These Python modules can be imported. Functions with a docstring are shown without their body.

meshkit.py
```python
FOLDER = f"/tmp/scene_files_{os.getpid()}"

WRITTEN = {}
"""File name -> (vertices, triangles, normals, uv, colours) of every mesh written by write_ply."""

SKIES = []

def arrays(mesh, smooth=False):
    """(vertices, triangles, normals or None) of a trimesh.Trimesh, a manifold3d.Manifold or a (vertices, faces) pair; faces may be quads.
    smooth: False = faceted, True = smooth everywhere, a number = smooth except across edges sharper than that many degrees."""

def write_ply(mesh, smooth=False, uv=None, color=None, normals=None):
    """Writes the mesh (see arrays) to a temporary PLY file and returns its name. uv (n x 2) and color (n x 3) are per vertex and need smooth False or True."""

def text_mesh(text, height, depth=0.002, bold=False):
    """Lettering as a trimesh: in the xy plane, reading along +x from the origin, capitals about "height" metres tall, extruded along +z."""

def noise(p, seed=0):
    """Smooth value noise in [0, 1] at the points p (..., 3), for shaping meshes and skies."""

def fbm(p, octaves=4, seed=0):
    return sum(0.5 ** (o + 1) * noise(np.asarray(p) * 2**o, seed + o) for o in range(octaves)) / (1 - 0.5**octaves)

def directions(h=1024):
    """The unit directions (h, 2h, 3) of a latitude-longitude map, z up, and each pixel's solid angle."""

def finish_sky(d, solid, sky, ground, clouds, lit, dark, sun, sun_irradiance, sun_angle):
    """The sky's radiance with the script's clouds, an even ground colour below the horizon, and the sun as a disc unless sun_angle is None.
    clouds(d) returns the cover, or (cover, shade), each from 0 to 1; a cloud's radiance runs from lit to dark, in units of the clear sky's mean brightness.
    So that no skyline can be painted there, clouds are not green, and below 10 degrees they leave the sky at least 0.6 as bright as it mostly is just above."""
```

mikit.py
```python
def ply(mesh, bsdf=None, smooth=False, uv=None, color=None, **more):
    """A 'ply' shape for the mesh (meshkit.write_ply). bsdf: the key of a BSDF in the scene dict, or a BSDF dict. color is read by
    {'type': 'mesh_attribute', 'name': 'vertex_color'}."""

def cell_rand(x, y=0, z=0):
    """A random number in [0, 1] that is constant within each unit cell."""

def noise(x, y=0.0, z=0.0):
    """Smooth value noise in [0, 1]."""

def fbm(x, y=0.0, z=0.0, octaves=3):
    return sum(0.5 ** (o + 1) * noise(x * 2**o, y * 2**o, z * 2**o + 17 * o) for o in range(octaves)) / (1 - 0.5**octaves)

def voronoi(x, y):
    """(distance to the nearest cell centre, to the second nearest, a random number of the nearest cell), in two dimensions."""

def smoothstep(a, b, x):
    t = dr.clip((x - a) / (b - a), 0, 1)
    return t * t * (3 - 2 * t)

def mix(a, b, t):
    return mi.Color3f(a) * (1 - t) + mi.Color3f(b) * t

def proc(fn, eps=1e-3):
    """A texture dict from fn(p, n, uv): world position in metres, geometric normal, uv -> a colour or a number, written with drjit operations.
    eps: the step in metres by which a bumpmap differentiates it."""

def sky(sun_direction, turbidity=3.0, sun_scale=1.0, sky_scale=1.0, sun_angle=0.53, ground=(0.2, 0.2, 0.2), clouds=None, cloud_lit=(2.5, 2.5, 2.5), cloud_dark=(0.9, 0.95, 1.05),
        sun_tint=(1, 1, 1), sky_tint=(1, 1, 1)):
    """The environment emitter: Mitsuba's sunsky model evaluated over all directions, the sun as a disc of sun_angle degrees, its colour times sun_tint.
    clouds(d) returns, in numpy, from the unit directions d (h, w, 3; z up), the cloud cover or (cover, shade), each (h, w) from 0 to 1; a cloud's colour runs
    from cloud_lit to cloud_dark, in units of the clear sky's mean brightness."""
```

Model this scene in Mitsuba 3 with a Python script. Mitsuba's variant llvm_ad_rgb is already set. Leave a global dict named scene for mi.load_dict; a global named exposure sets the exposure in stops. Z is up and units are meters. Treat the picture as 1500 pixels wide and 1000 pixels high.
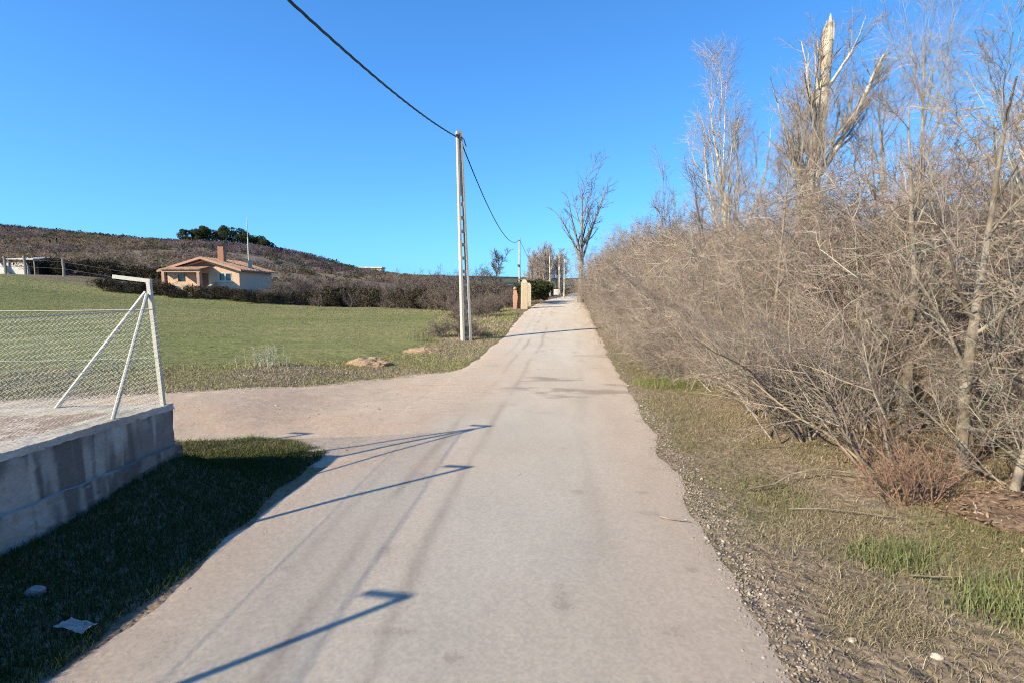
import math
import numpy as np
import shapely
import trimesh
import drjit as dr
import mitsuba as mi
import mikit
import meshkit
from mikit import fbm, noise, mix, smoothstep, voronoi, cell_rand, proc

T = mi.ScalarTransform4f
scene, labels = {}, {}
PI = math.pi

# ------------------------------------------------------------------ camera, sky, exposure
PITCH = math.radians(5.7)
scene['camera'] = {'type': 'perspective', 'fov': 90.0, 'fov_axis': 'x', 'near_clip': 0.05, 'far_clip': 6000.0,
                   'to_world': T().look_at(origin=[0, 0, 2.0], target=[0, math.cos(PITCH), 2.0 - math.sin(PITCH)], up=[0, 0, 1])}
SUN = (-0.71, -0.51, 0.456)
scene['sky'] = mikit.sky(SUN, turbidity=2.6, sun_scale=1.35, sun_tint=(0.94, 1.0, 1.08), sky_tint=(0.52, 1.10, 1.74), ground=(0.2, 0.18, 0.14))
exposure = 2.3


# ------------------------------------------------------------------ helpers
def sstep(a, b, x):
    t = np.clip((np.asarray(x, float) - a) / (b - a), 0, 1)
    return t * t * (3 - 2 * t)


def numbered(name):
    k, i = name, 0
    while k in scene or k in labels or any(q.startswith(k + '__') for q in scene):
        i += 1
        k = f'{name}_{i:03d}'
    return k


_counter = {}


def fresh(name):
    i = _counter.get(name, 0)
    _counter[name] = i + 1
    return name if i == 0 else f'{name}_{i:03d}'


def tag(key, label=None, category=None, group=None, kind=None):
    d = {}
    if label: d['label'] = label
    if category: d['category'] = category
    if group: d['group'] = group
    if kind: d['kind'] = kind
    labels[key] = d
    return key


def thing(name, label, category, group=None):
    return tag(fresh(name), label, category, group)


def part(parent, name, mesh, bsdf, smooth=False, kind=None, label=None, color=None, **kw):
    key = fresh(parent + '__' + name)
    scene[key] = mikit.ply(mesh, bsdf, smooth=smooth, color=color, **kw)
    if kind or label:
        tag(key, label, None, None, kind)
    return key


def solo(name, mesh, bsdf, label, category, group=None, kind=None, smooth=False, color=None, **kw):
    key = tag(fresh(name), label, category, group, kind)
    scene[key] = mikit.ply(mesh, bsdf, smooth=smooth, color=color, **kw)
    return key


def box(x0, x1, y0, y1, z0, z1, bevel=0.0):
    b = trimesh.creation.box(extents=(x1 - x0, y1 - y0, z1 - z0))
    if bevel > 0:
        v = []
        for sx in (0, 1):
            for sy in (0, 1):
                for sz in (0, 1):
                    c = np.array([[x0, x1][sx], [y0, y1][sy], [z0, z1][sz]])
                    s = np.array([1 - 2 * sx, 1 - 2 * sy, 1 - 2 * sz]) * bevel
                    v += [c + s * [0, 1, 1], c + s * [1, 0, 1], c + s * [1, 1, 0]]
        return trimesh.convex.convex_hull(np.array(v))
    b.apply_translation([(x0 + x1) / 2, (y0 + y1) / 2, (z0 + z1) / 2])
    return b


def hexa(c):
    """closed 8-corner solid, convex hull of the points"""
    return trimesh.convex.convex_hull(np.array(c, float))


def cat(ms):
    return trimesh.util.concatenate(ms)


def norm(v):
    return v / np.maximum(np.linalg.norm(v, axis=-1, keepdims=True), 1e-9)


def tubes(P, R, sides=3):
    """(m,n,3) polylines with (m,n) radii -> (vertices, faces)"""
    P, R = np.asarray(P, float), np.asarray(R, float)
    m, n = P.shape[:2]
    t = norm(np.gradient(P, axis=1))
    ref = np.where(np.abs(t[..., 2:]) < 0.9, [0, 0, 1.0], [1.0, 0, 0])
    a = norm(np.cross(t, ref)); b = np.cross(t, a)
    ang = np.arange(sides) * 2 * PI / sides
    V = P[:, :, None] + R[:, :, None, None] * (np.cos(ang)[:, None] * a[:, :, None] + np.sin(ang)[:, None] * b[:, :, None])
    i, j, k = np.meshgrid(np.arange(m), np.arange(n - 1), np.arange(sides), indexing='ij')
    base = (i * n + j) * sides
    q = np.stack([base + k, base + (k + 1) % sides, base + sides + (k + 1) % sides, base + sides + k], -1).reshape(-1, 4)
    return V.reshape(-1, 3), np.vstack([q[:, [0, 2, 1]], q[:, [0, 3, 2]]])


def tube(pts, r, sides=8):
    pts = np.asarray(pts, float)
    v, f = tubes(pts[None], np.broadcast_to(r, (1, len(pts))), sides)
    n = len(pts)
    caps = [[k, k + 1, 0] for k in range(1, sides - 1)] + [[(n - 1) * sides, (n - 1) * sides + k, (n - 1) * sides + k + 1] for k in range(1, sides - 1)]
    return trimesh.Trimesh(v, np.vstack([f, caps]), process=False)


class Soup:
    """collects vertices, faces and colours"""
    def __init__(self): self.v, self.f, self.c, self.n = [], [], [], 0

    def add(self, vf, col):
        v, f = vf
        self.v.append(v); self.f.append(np.asarray(f) + self.n); self.n += len(v)
        self.c.append(np.broadcast_to(col, (len(v), 3)))

    def mesh(self): return (np.vstack(self.v), np.vstack(self.f))

    def col(self): return np.vstack(self.c)


def grow(o, d, L, n, wig, trop, rng, pull=None):
    o, d = np.asarray(o, float), norm(np.asarray(d, float))
    P = [o]; step = (np.asarray(L, float) / (n - 1))[:, None]
    for k in range(n - 1):
        P.append(P[-1] + d * step)
        d = d + rng.normal(0, wig, d.shape) + [0, 0, trop]
        if pull is not None: d = d + pull
        d = norm(d)
    return np.stack(P, 1)


def spawn(P, R, k, t0, t1, ang, L, n, wig, trop, ratio, rng, tip=0.35, pull=None, lfall=0.5, rmin=0.0012):
    m, N = P.shape[:2]
    par = np.repeat(np.arange(m), k)
    t = rng.uniform(t0, t1, len(par))
    x = t * (N - 1); i = np.minimum(x.astype(int), N - 2); w = (x - i)[:, None]
    o = P[par, i] * (1 - w) + P[par, i + 1] * w
    r = (R[par, i] * (1 - w[:, 0]) + R[par, i + 1] * w[:, 0])
    tan = norm(P[par, i + 1] - P[par, i])
    perp = norm(np.cross(tan, norm(rng.normal(size=tan.shape))))
    a = np.radians(rng.uniform(ang[0], ang[1], len(par)))[:, None]
    d = tan * np.cos(a) + perp * np.sin(a)
    ll = L * (1 - lfall * t) * rng.uniform(0.55, 1.2, len(par))
    C = grow(o, d, ll, n, wig, trop, rng, pull)
    r0 = np.maximum(r * ratio, rmin)
    return C, r0[:, None] * np.linspace(1, tip, n)


def vary(base, amt, m, rng):
    base = np.asarray(base)
    return np.clip(base * ALB * (1 + rng.normal(0, amt, (m, 1))) * (1 + rng.normal(0, amt * 0.25, (m, 3))), 0.01, 0.9)


def rep(c, n, sides): return np.repeat(c, n * sides, axis=0)


# ------------------------------------------------------------------ the lie of the land
RY = [-40, 10, 14, 19, 25, 33, 40, 60, 100, 200, 3000]
RZ = [0, 0, .03, .12, .34, .74, .86, .85, .9, 1.4, 1.5]
LY = [-40, 0, 4, 8, 13, 19, 22, 25, 31, 35, 50, 60, 85, 110, 150]
LX = [-3.0, -2.5, -2.25, -1.9, -1.1, -.38, -.1, .15, .82, 1.35, 3.0, 4.4, 8.5, 13, 22]
QY = [-40, 0, 50, 60, 85, 110, 150]
QX = [-3.3, 1.13, 6.75, 8.0, 12.0, 16.5, 25.5]


def smoothed(xs, ys, w=3.0):
    g = np.arange(-40, 160, 0.5)
    v = np.interp(g, xs, ys); k = np.exp(-0.5 * (np.arange(-12, 13) * 0.5 / w) ** 2); k /= k.sum()
    s = np.convolve(np.pad(v, 12, mode='reflect', reflect_type='odd'), k, 'valid')
    return lambda y: np.where(np.asarray(y) < 158, np.interp(y, g, s), np.interp(y, xs, ys))


road_z, road_l, road_r = smoothed(RY, RZ, 2.5), smoothed(LY, LX, 1.2), smoothed(QY, QX, 2.0)
AX = [-900, -400, -260, -220, -147, -118, -103, -91, -82, -73, -64, -56, -45, -30, 0, 300, 900]
AZ = [26, 24, 22.5, 20.8, 15.7, 15.0, 14.3, 12.2, 10.2, 7.1, 5.4, 4.8, 5.0, 5.2, 4.5, 4, 4]


def H(x, y):
    x, y = np.asarray(x, float), np.asarray(y, float)
    zr = road_z(y)
    side = np.maximum(road_l(y) - x, 0)
    w = sstep(0.6, 6.0, side) * sstep(14, 22, y)
    field = 0.06 + 0.0016 * np.maximum(-x - 17, 0) ** 2 * sstep(8, 55, y)
    field = np.where(x < -60, 0.06 + 0.0016 * 43 ** 2 * sstep(8, 55, y) + 0.02 * (-60 - x), field)
    z = zr * (1 - w) + field * w
    hill = np.interp(x, AX, AZ) * sstep(60, 222, y) * sstep(0, 90, 40 - x) * (1 - 0.6 * sstep(240, 420, y))
    z = z + np.where(y > 55, hill + 0.9 * sstep(55, 64, y) * sstep(0, 12, -22 - x), 0)
    # the bank under the roadside wall and the rise of the side track
    bank = (0.16 + 0.17 * sstep(3.4, 5.0, y)) * np.clip((-2.4 - x) / 1.0, 0, 1) * sstep(-40, -39, y) * (1 - sstep(4.95, 5.75, y))
    z = z + bank + 0.22 * sstep(-2.6, -5.5, x) * sstep(6.3, 8.6, y) * (1 - sstep(11, 15, y))
    # soft unevenness off the carriageway
    off = np.maximum(np.maximum(road_l(y) - x, x - road_r(y)), 0)
    p = np.stack([x * 0.9, y * 0.9, x * 0], -1)
    z = z + sstep(0.1, 1.0, off) * 0.07 * (meshkit.fbm(p, 3, 3) - 0.5)
    # right verge: a low bank where the thicket stands
    z = z + 0.16 * sstep(1.0, 2.6, x - road_r(y)) * (y < 400)
    return z


def lin(*segs):
    out = []
    for a, b, s in segs: out.append(np.arange(a, b, s))
    return np.concatenate(out)


def grid_mesh(xs, ys, zf):
    X, Y = np.meshgrid(xs, ys)
    Z = zf(X, Y)
    n = len(xs)
    i, j = np.meshgrid(np.arange(len(ys) - 1), np.arange(n - 1), indexing='ij')
    a = i * n + j
    q = np.stack([a, a + 1, a + n + 1, a + n], -1).reshape(-1, 4)
    return np.stack([X, Y, Z], -1).reshape(-1, 3), np.vstack([q[:, [0, 1, 2]], q[:, [0, 2, 3]]])


# ------------------------------------------------------------------ materials
ALB = .77        # measured against the photograph: how pale the winter surfaces are as a whole


def tex(fn): return proc(lambda p, n, uv: fn(p, n, uv) * ALB)


def bs(name, col, rough=0.9, spec=0.2, bump=None, metallic=0.0, two=True):
    base = col if isinstance(col, dict) else {'type': 'rgb', 'value': [v * ALB for v in col]}
    m = {'type': 'principled', 'base_color': base, 'roughness': rough, 'specular': spec, 'metallic': metallic}
    if bump is not None: m = {'type': 'bumpmap', 'tex': bump[0], 'scale': bump[1], 'bsdf': m}
    scene[name] = {'type': 'twosided', 'bsdf': m} if two else m


def dif(name, col):
    base = col if isinstance(col, dict) else {'type': 'rgb', 'value': [v * ALB for v in col]}
    scene[name] = {'type': 'twosided', 'bsdf': {'type': 'diffuse', 'reflectance': base}}


def ground_col(p, n, uv):
    a = fbm(p.x * 0.5, p.y * 0.5, 1.0, 4)
    b = fbm(p.x * 7, p.y * 7, 2.0, 3)
    g = fbm(p.x * 40, p.y * 40, 3.0, 2)
    c = mix((.27, .215, .155), (.215, .20, .115), smoothstep(.4, .62, a))
    c = mix(c, (.33, .265, .20), smoothstep(.5, .72, b) * .7)
    return c * (.6 + .8 * g)


def sand(p):
    a = fbm(p.x * 0.5, p.y * 1.2, 15.0, 4)
    b = fbm(p.x * 3, p.y * 6, 16.0, 3)
    g = fbm(p.x * 50, p.y * 50, 17.0, 2)
    c = mix((.468, .366, .275), (.45, .378, .295), smoothstep(.38, .62, a))
    c = mix(c, (.40, .305, .235), smoothstep(.55, .75, b) * .5)
    c = mix(c, (.5, .42, .34), smoothstep(.66, .78, fbm(p.x * 2, p.y * 9, 19.0, 2)) * .5)
    return c * (.8 + .4 * g)


def track_col(p, n, uv): return sand(p)


def road_col(p, n, uv):
    a = fbm(p.x * 0.45, p.y * 0.25, 5.0, 4)
    b = fbm(p.x * 2.6, p.y * 1.1, 6.0, 3)
    g = fbm(p.x * 55, p.y * 55, 7.0, 2)
    u = uv.x + (fbm(p.x * .8, p.y * .35, 9.0, 2) - .5) * .03
    c = mix((.455, .425, .36), (.47, .42, .345), smoothstep(.38, .62, a))
    edge = smoothstep(.70, .95, u) + smoothstep(.2, .02, u)
    c = mix(c, (.468, .385, .305), edge * .8)
    # wheel tracks polished into the dusty surface: two darker lines on the left, a fainter pair on the right
    tw = (fbm(p.x * .05, p.y * .22, 12.0, 2) - .5) * .035
    tr = dr.exp(-dr.square((u - .285 + tw) / .016)) + .9 * dr.exp(-dr.square((u - .42 + tw) / .016)) + .4 * dr.exp(-dr.square((u - .19 + tw) / .014)) + .3 * dr.exp(-dr.square((u - .78 + tw) / .03))
    brk = smoothstep(.32, .6, fbm(p.x * 3, p.y * .7, 14.0, 3))
    c = mix(c, (.275, .235, .205), dr.minimum(tr * brk, 1) * .65)
    c = mix(c, (.49, .43, .365), dr.exp(-dr.square((u - .35 + tw) / .03)) * .45)
    # worn, darker patches of the old surface round the junction and further on
    patch = smoothstep(.6, .72, fbm(p.x * .9 + 3, p.y * 1.6, 21.0, 4)) * smoothstep(7.5, 9.0, p.y) * smoothstep(17, 13, p.y)
    c = mix(c, (.27, .225, .185), patch * .75)
    spots = smoothstep(.84, .88, noise(p.x * 3.1, p.y * 4.3, 31.0) * .8 + .2 * g)
    c = mix(c, (.27, .225, .19), spots * .5)
    c = c * (.92 + .16 * b) * (.86 + .28 * g)
    junction = smoothstep(.62, .05, u + (fbm(p.x * 1.1, p.y * .8, 23.0, 3) - .5) * .5) * smoothstep(4.8, 6.2, p.y) * smoothstep(17, 13, p.y)
    return mix(c, sand(p), junction)


def road_h(p, n, uv):
    return fbm(p.x * 30, p.y * 30, 1.0, 3) + .8 * fbm(p.x * 4, p.y * 3, 2.0, 2)


def field_col(p, n, uv):
    a = fbm(p.x * 0.13, p.y * 0.22, 25.0, 4)
    b = fbm(p.x * 1.2, p.y * 2.8, 26.0, 3)
    g = fbm(p.x * 14, p.y * 14, 27.0, 3)
    c = mix((.215, .24, .105), (.255, .262, .125), smoothstep(.38, .62, a))
    c = mix(c, (.33, .29, .17), smoothstep(.58, .75, b) * .55)
    return c * (.65 + .7 * g)


def hill_col(p, n, uv):
    a = fbm(p.x * 0.02, p.y * 0.05, p.z * .03, 4)
    b = fbm(p.x * 0.25, p.y * 0.25, 36.0, 4)
    c = mix((.225, .182, .158), (.28, .23, .185), smoothstep(.4, .6, a))
    c = mix(c, (.16, .15, .08), smoothstep(.52, .62, fbm(p.x * .03 + 9, p.y * .06, 3.0, 3)) * .3)
    return c * (.7 + .6 * b)


def far_col(p, n, uv):
    a = fbm(p.x * 0.006, p.y * 0.006, p.z * .05, 4)
    return mix((.055, .075, .075), (.13, .14, .11), smoothstep(.45, .65, a))


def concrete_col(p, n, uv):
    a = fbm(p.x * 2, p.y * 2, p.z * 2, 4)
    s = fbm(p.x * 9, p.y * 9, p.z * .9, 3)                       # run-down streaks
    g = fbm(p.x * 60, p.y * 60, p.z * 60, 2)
    c = mix((.25, .238, .215), (.42, .40, .36), smoothstep(.35, .65, a))  # base toned down: the shade of the road face is put into the colour
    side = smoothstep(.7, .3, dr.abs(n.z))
    c = mix(c, (.11, .107, .10), smoothstep(.42, .62, s) * .8 * side)  # real stains, spread wider to deepen the painted shade of the face
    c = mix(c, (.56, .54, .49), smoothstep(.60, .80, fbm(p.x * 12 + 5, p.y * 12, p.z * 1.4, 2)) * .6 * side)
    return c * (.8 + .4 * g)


def lit_top_col(p, n, uv):
    a = fbm(p.x * 3, p.y * 3, p.z * 3, 4); g = fbm(p.x * 50, p.y * 50, p.z * 50, 2)
    return mix((.42, .40, .35), (.60, .565, .50), smoothstep(.35, .65, a)) * (.8 + .4 * g)  # paler copy of the wall concrete, sunlight on its top put into the colour


def yard_col(p, n, uv):
    a = fbm(p.x * 2, p.y * 2, 41.0, 4)
    d1, d2, w = voronoi(p.x * 22, p.y * 22)
    c = mix((.34, .27, .22), (.52, .46, .40), smoothstep(.3, .7, a * .6 + w * .4))
    return c * (.7 + .5 * smoothstep(.0, .25, d2 - d1))


def pole_col(p, n, uv):
    a = fbm(p.x * 3, p.y * 3, p.z * .8, 3); g = fbm(p.x * 40, p.y * 40, p.z * 40, 2)
    return mix((.50, .465, .40), (.60, .56, .49), smoothstep(.35, .65, a)) * (.85 + .3 * g)


def wall_col(p, n, uv):
    a = fbm(p.x * .8, p.y * .8, p.z * .8, 3); g = fbm(p.x * 9, p.y * 9, p.z * 9, 2)
    return mix((.84, .56, .38), (.88, .61, .43), a) * (.9 + .2 * g)


def roof_col(p, n, uv):
    a = fbm(p.x * 1.5, p.y * 1.5, p.z * 1.5, 3); r = cell_rand(p.x * 4, p.y * 3, p.z)
    return mix((.40, .25, .18), (.52, .36, .26), smoothstep(.3, .7, a * .6 + .4 * r))


def poplar_col(p, n, uv):
    a = fbm(p.x * 2.2, p.y * 2.2, p.z * 1.6, 4)
    b = fbm(p.x * 4, p.y * 4, p.z * 5, 3)
    c = mix((.74, .68, .56), (.50, .43, .33), smoothstep(.42, .6, a))
    c = mix(c, (.12, .095, .07), smoothstep(.58, .72, b) * .5)
    return c * (.8 + .4 * fbm(p.x * 30, p.y * 30, p.z * 30, 2))


def bark_col(p, n, uv):
    a = fbm(p.x * 6, p.y * 6, p.z * 3, 3); g = fbm(p.x * 45, p.y * 45, p.z * 18, 3)
    return mix((.22, .185, .145), (.36, .32, .265), smoothstep(.35, .65, a)) * (.55 + .9 * g)


def darkbark_col(p, n, uv):
    a = fbm(p.x * 5, p.y * 5, p.z * 2, 3); g = fbm(p.x * 30, p.y * 30, p.z * 9, 3)
    return mix((.10, .085, .07), (.19, .16, .13), smoothstep(.35, .65, a)) * (.6 + .8 * g)


VC = {'type': 'mesh_attribute', 'name': 'vertex_color'}
dif('m_ground', tex(ground_col))
scene['m_ground'] = {'type': 'twosided', 'bsdf': {'type': 'bumpmap', 'tex': proc(lambda p, n, uv: fbm(p.x * 12, p.y * 12, 1.0, 4), eps=4e-3), 'scale': 0.05, 'bsdf': {'type': 'diffuse', 'reflectance': tex(ground_col)}}}
bs('m_road', tex(road_col), .85, .25, (proc(road_h, eps=3e-3), .0028))
bs('m_track', tex(track_col), .95, .1, (proc(lambda p, n, uv: fbm(p.x * 9, p.y * 14, 4.0, 4), eps=4e-3), .010))
scene['m_field'] = {'type': 'twosided', 'bsdf': {'type': 'bumpmap', 'tex': proc(lambda p, n, uv: fbm(p.x * 3, p.y * 4, 5.0, 4), eps=1e-2), 'scale': 0.12, 'bsdf': {'type': 'diffuse', 'reflectance': tex(field_col)}}}
dif('m_hill', tex(hill_col)); dif('m_far', tex(far_col))
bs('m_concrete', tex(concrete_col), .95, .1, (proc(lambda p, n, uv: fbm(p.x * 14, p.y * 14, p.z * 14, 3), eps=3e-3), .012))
dif('m_lit_top', tex(lit_top_col)); dif('m_yard', tex(yard_col))
bs('m_pole', tex(pole_col), .9, .15)
dif('m_wall', tex(wall_col)); dif('m_roof', tex(roof_col))
bs('m_poplar', tex(poplar_col), .9, .1); bs('m_bark', tex(bark_col), .9, .1); bs('m_darkbark', tex(darkbark_col), .9, .1)
dif('m_twig', VC)
dif('m_grass', VC)
scene['m_scrub'] = {'type': 'principledthin', 'base_color': VC, 'roughness': .9, 'diff_trans': .9, 'spec_trans': 0.0, 'eta': 1.2}
bs('m_stone', VC, .9, .15)
bs('m_galv', (.58, .57, .49), .45, .4)
bs('m_wire', (.62, .65, .57), .5, .4)
bs('m_cable', (.03, .055, .05), .5, .4)
bs('m_iron', (.10, .10, .11), .5, .4)
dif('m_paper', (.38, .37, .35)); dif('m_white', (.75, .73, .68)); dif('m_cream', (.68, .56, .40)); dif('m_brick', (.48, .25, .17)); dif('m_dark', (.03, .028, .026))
dif('m_rust', (.30, .16, .10)); dif('m_salmon', (.60, .38, .27)); dif('m_gable_shade', (.30, .18, .12))
bs('m_glass', (.02, .03, .035), .08, .6)
bs('m_wood', (.34, .29, .24), .9, .1)

# ------------------------------------------------------------------ setting: ground, road, track, field, hills
xs = np.concatenate([[-1800, -1200, -800, -550, -400], lin((-300, -130, 15), (-130, -50, 4), (-50, -20, 1.0), (-20, -8, .3), (-8, 8, .1), (8, 16, .25), (16, 40, 1.0), (40, 120, 5)), [120, 180, 260, 400, 700, 1200, 1800]])
ys = np.concatenate([[-400, -150, -60, -30, -15], lin((-10, 0, .5), (0, 16, .1), (16, 30, .2), (30, 65, .5), (65, 110, 2), (110, 300, 8)), [300, 380, 500, 800, 1300, 2000, 3000]])
scene['ground'] = mikit.ply(grid_mesh(xs, ys, lambda x, y: H(x, y) - 0.02 * sstep(60, 70, y)), 'm_ground', smooth=True)
tag('ground', 'brown and olive earth with dead grass on both sides of the lane', None, None, 'structure')

rng = np.random.default_rng(5)


def strip(ylist, lf, rf, nt, lift, base_drop, jit, name_seed):
    ts = np.concatenate([[-.10, -.04], np.linspace(0, 1, nt), [1.04, 1.10]])
    Y, Tt = np.meshgrid(ylist, ts, indexing='ij')
    L, R = lf(ylist), rf(ylist)
    def jn(s): return (meshkit.fbm(np.stack([ylist * 1.3, ylist * 0 + s, ylist * 0], -1), 4, name_seed) - .5) * jit
    L = L + jn(1.5); R = R + jn(7.5)
    X = L[:, None] + (R - L)[:, None] * Tt
    drop = np.where((Tt < 0) | (Tt > 1), -.05 * np.maximum(-Tt, Tt - 1) / .1, .002 + lift * np.clip(np.minimum(Tt, 1 - Tt) / .14, 0, 1))
    Z = H(X, Y) + drop + (np.abs(Y) * 0.0006 + .014 * (1 - (2 * Tt - 1) ** 2)) * ((Tt >= 0) & (Tt <= 1))
    n = len(ts)
    i, j = np.meshgrid(np.arange(len(ylist) - 1), np.arange(n - 1), indexing='ij')
    a = i * n + j
    q = np.stack([a, a + 1, a + n + 1, a + n], -1).reshape(-1, 4)
    l0, r0 = lf(ylist)[:, None], rf(ylist)[:, None]
    uv = np.stack([(X - l0) / (r0 - l0), Y], -1).reshape(-1, 2)
    return (np.stack([X, Y, Z], -1).reshape(-1, 3), np.vstack([q[:, [0, 1, 2]], q[:, [0, 2, 3]]])), uv


yl = np.concatenate([lin((-12, 0, .3), (0, 20, .08), (20, 60, .25), (60, 150, 2.0))])
m, uv = strip(yl, road_l, road_r, 41, .012, .05, .26, 11)
scene['road'] = mikit.ply(m, 'm_road', smooth=True, uv=uv)
tag('road', 'pale dusty unmarked country road running straight to the far trees', None, None, 'structure')


def patch(poly, xs, ys, lift, dip, soft, seed, jit):
    """sheet inside a polygon; its margin sinks under the ground so that the outline is ragged"""
    X, Y = np.meshgrid(xs, ys)
    pts = shapely.points(X, Y)
    d = shapely.distance(poly.boundary, pts) * np.where(shapely.contains(poly, pts), 1, -1)
    d = d + (meshkit.fbm(np.stack([X * 1.1, Y * 1.1, X * 0], -1), 4, seed) - .5) * jit
    Z = H(X, Y) + np.clip(d / soft, -1, 1) * np.where(d > 0, lift, dip)
    n = len(xs)
    i, j = np.meshgrid(np.arange(len(ys) - 1), np.arange(n - 1), indexing='ij')
    a = (i * n + j)
    q = np.stack([a, a + 1, a + n + 1, a + n], -1).reshape(-1, 4)
    keep = (d.reshape(-1)[q] > -soft).any(1)
    q = q[keep]
    used = np.unique(q); new = np.zeros(X.size, int); new[used] = np.arange(len(used)); q = new[q]
    V = np.stack([X, Y, Z], -1).reshape(-1, 3)[used]
    return V, np.vstack([q[:, [0, 1, 2]], q[:, [0, 2, 3]]])


track = shapely.Polygon([(-30, 3.2), (-12, 5.3), (-6.5, 6.15), (-4.2, 6.35), (-2.9, 6.25), (-2.2, 5.6), (-1.6, 6.0), (-.9, 9), (-.5, 15.2), (-1.05, 13.4), (-1.6, 12.5), (-3.0, 11.3), (-5.0, 9.3), (-6.6, 8.6), (-12, 7.9), (-30, 6.5)])
scene['dirt_track'] = mikit.ply(patch(track, np.concatenate([lin((-30, -9, .5), (-9, 0.2, .09))]), lin((2.5, 16, .09)), .008, .06, .35, 21, .6), 'm_track', smooth=True)
tag('dirt_track', 'reddish bare earth track turning off to the left past the fence', None, None, 'structure')

field = shapely.Polygon([(-130, 9.0), (-30, 9.6), (-12, 11.0), (-7.5, 11.9), (-5.6, 13.0), (-4.3, 14.2), (-3.4, 15.6), (-2.9, 18.5), (-3.2, 24), (-4.2, 32), (-5.5, 40), (-8, 49), (-16, 56), (-30, 60.5), (-60, 62), (-130, 66)])
scene['field'] = mikit.ply(patch(field, np.concatenate([lin((-130, -30, 2.0), (-30, -12, .5), (-12, -1, .14))]), np.concatenate([lin((8, 22, .14), (22, 70, .5))]), .03, .08, .5, 31, .9), 'm_field', smooth=True)
tag('field', 'green field of short young crop behind the fence and pole', None, None, 'structure')

hx = np.concatenate([lin((-600, -240, 12), (-240, 60, 3.0))]); hy = lin((62, 300, 3.0), (300, 420, 12))
scene['hill'] = mikit.ply(grid_mesh(hx, hy, lambda x, y: H(x, y) + .05 * sstep(62, 75, y) - .04 + 1.2 * (meshkit.fbm(np.stack([x * .06, y * .06, x * 0], -1), 4, 8) - .5) * sstep(66, 90, y) * sstep(0, 20, 20 - x)), 'm_hill', smooth=True)
tag('hill', 'scrubby brown hillside rising behind the house', None, None, 'structure')


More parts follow.
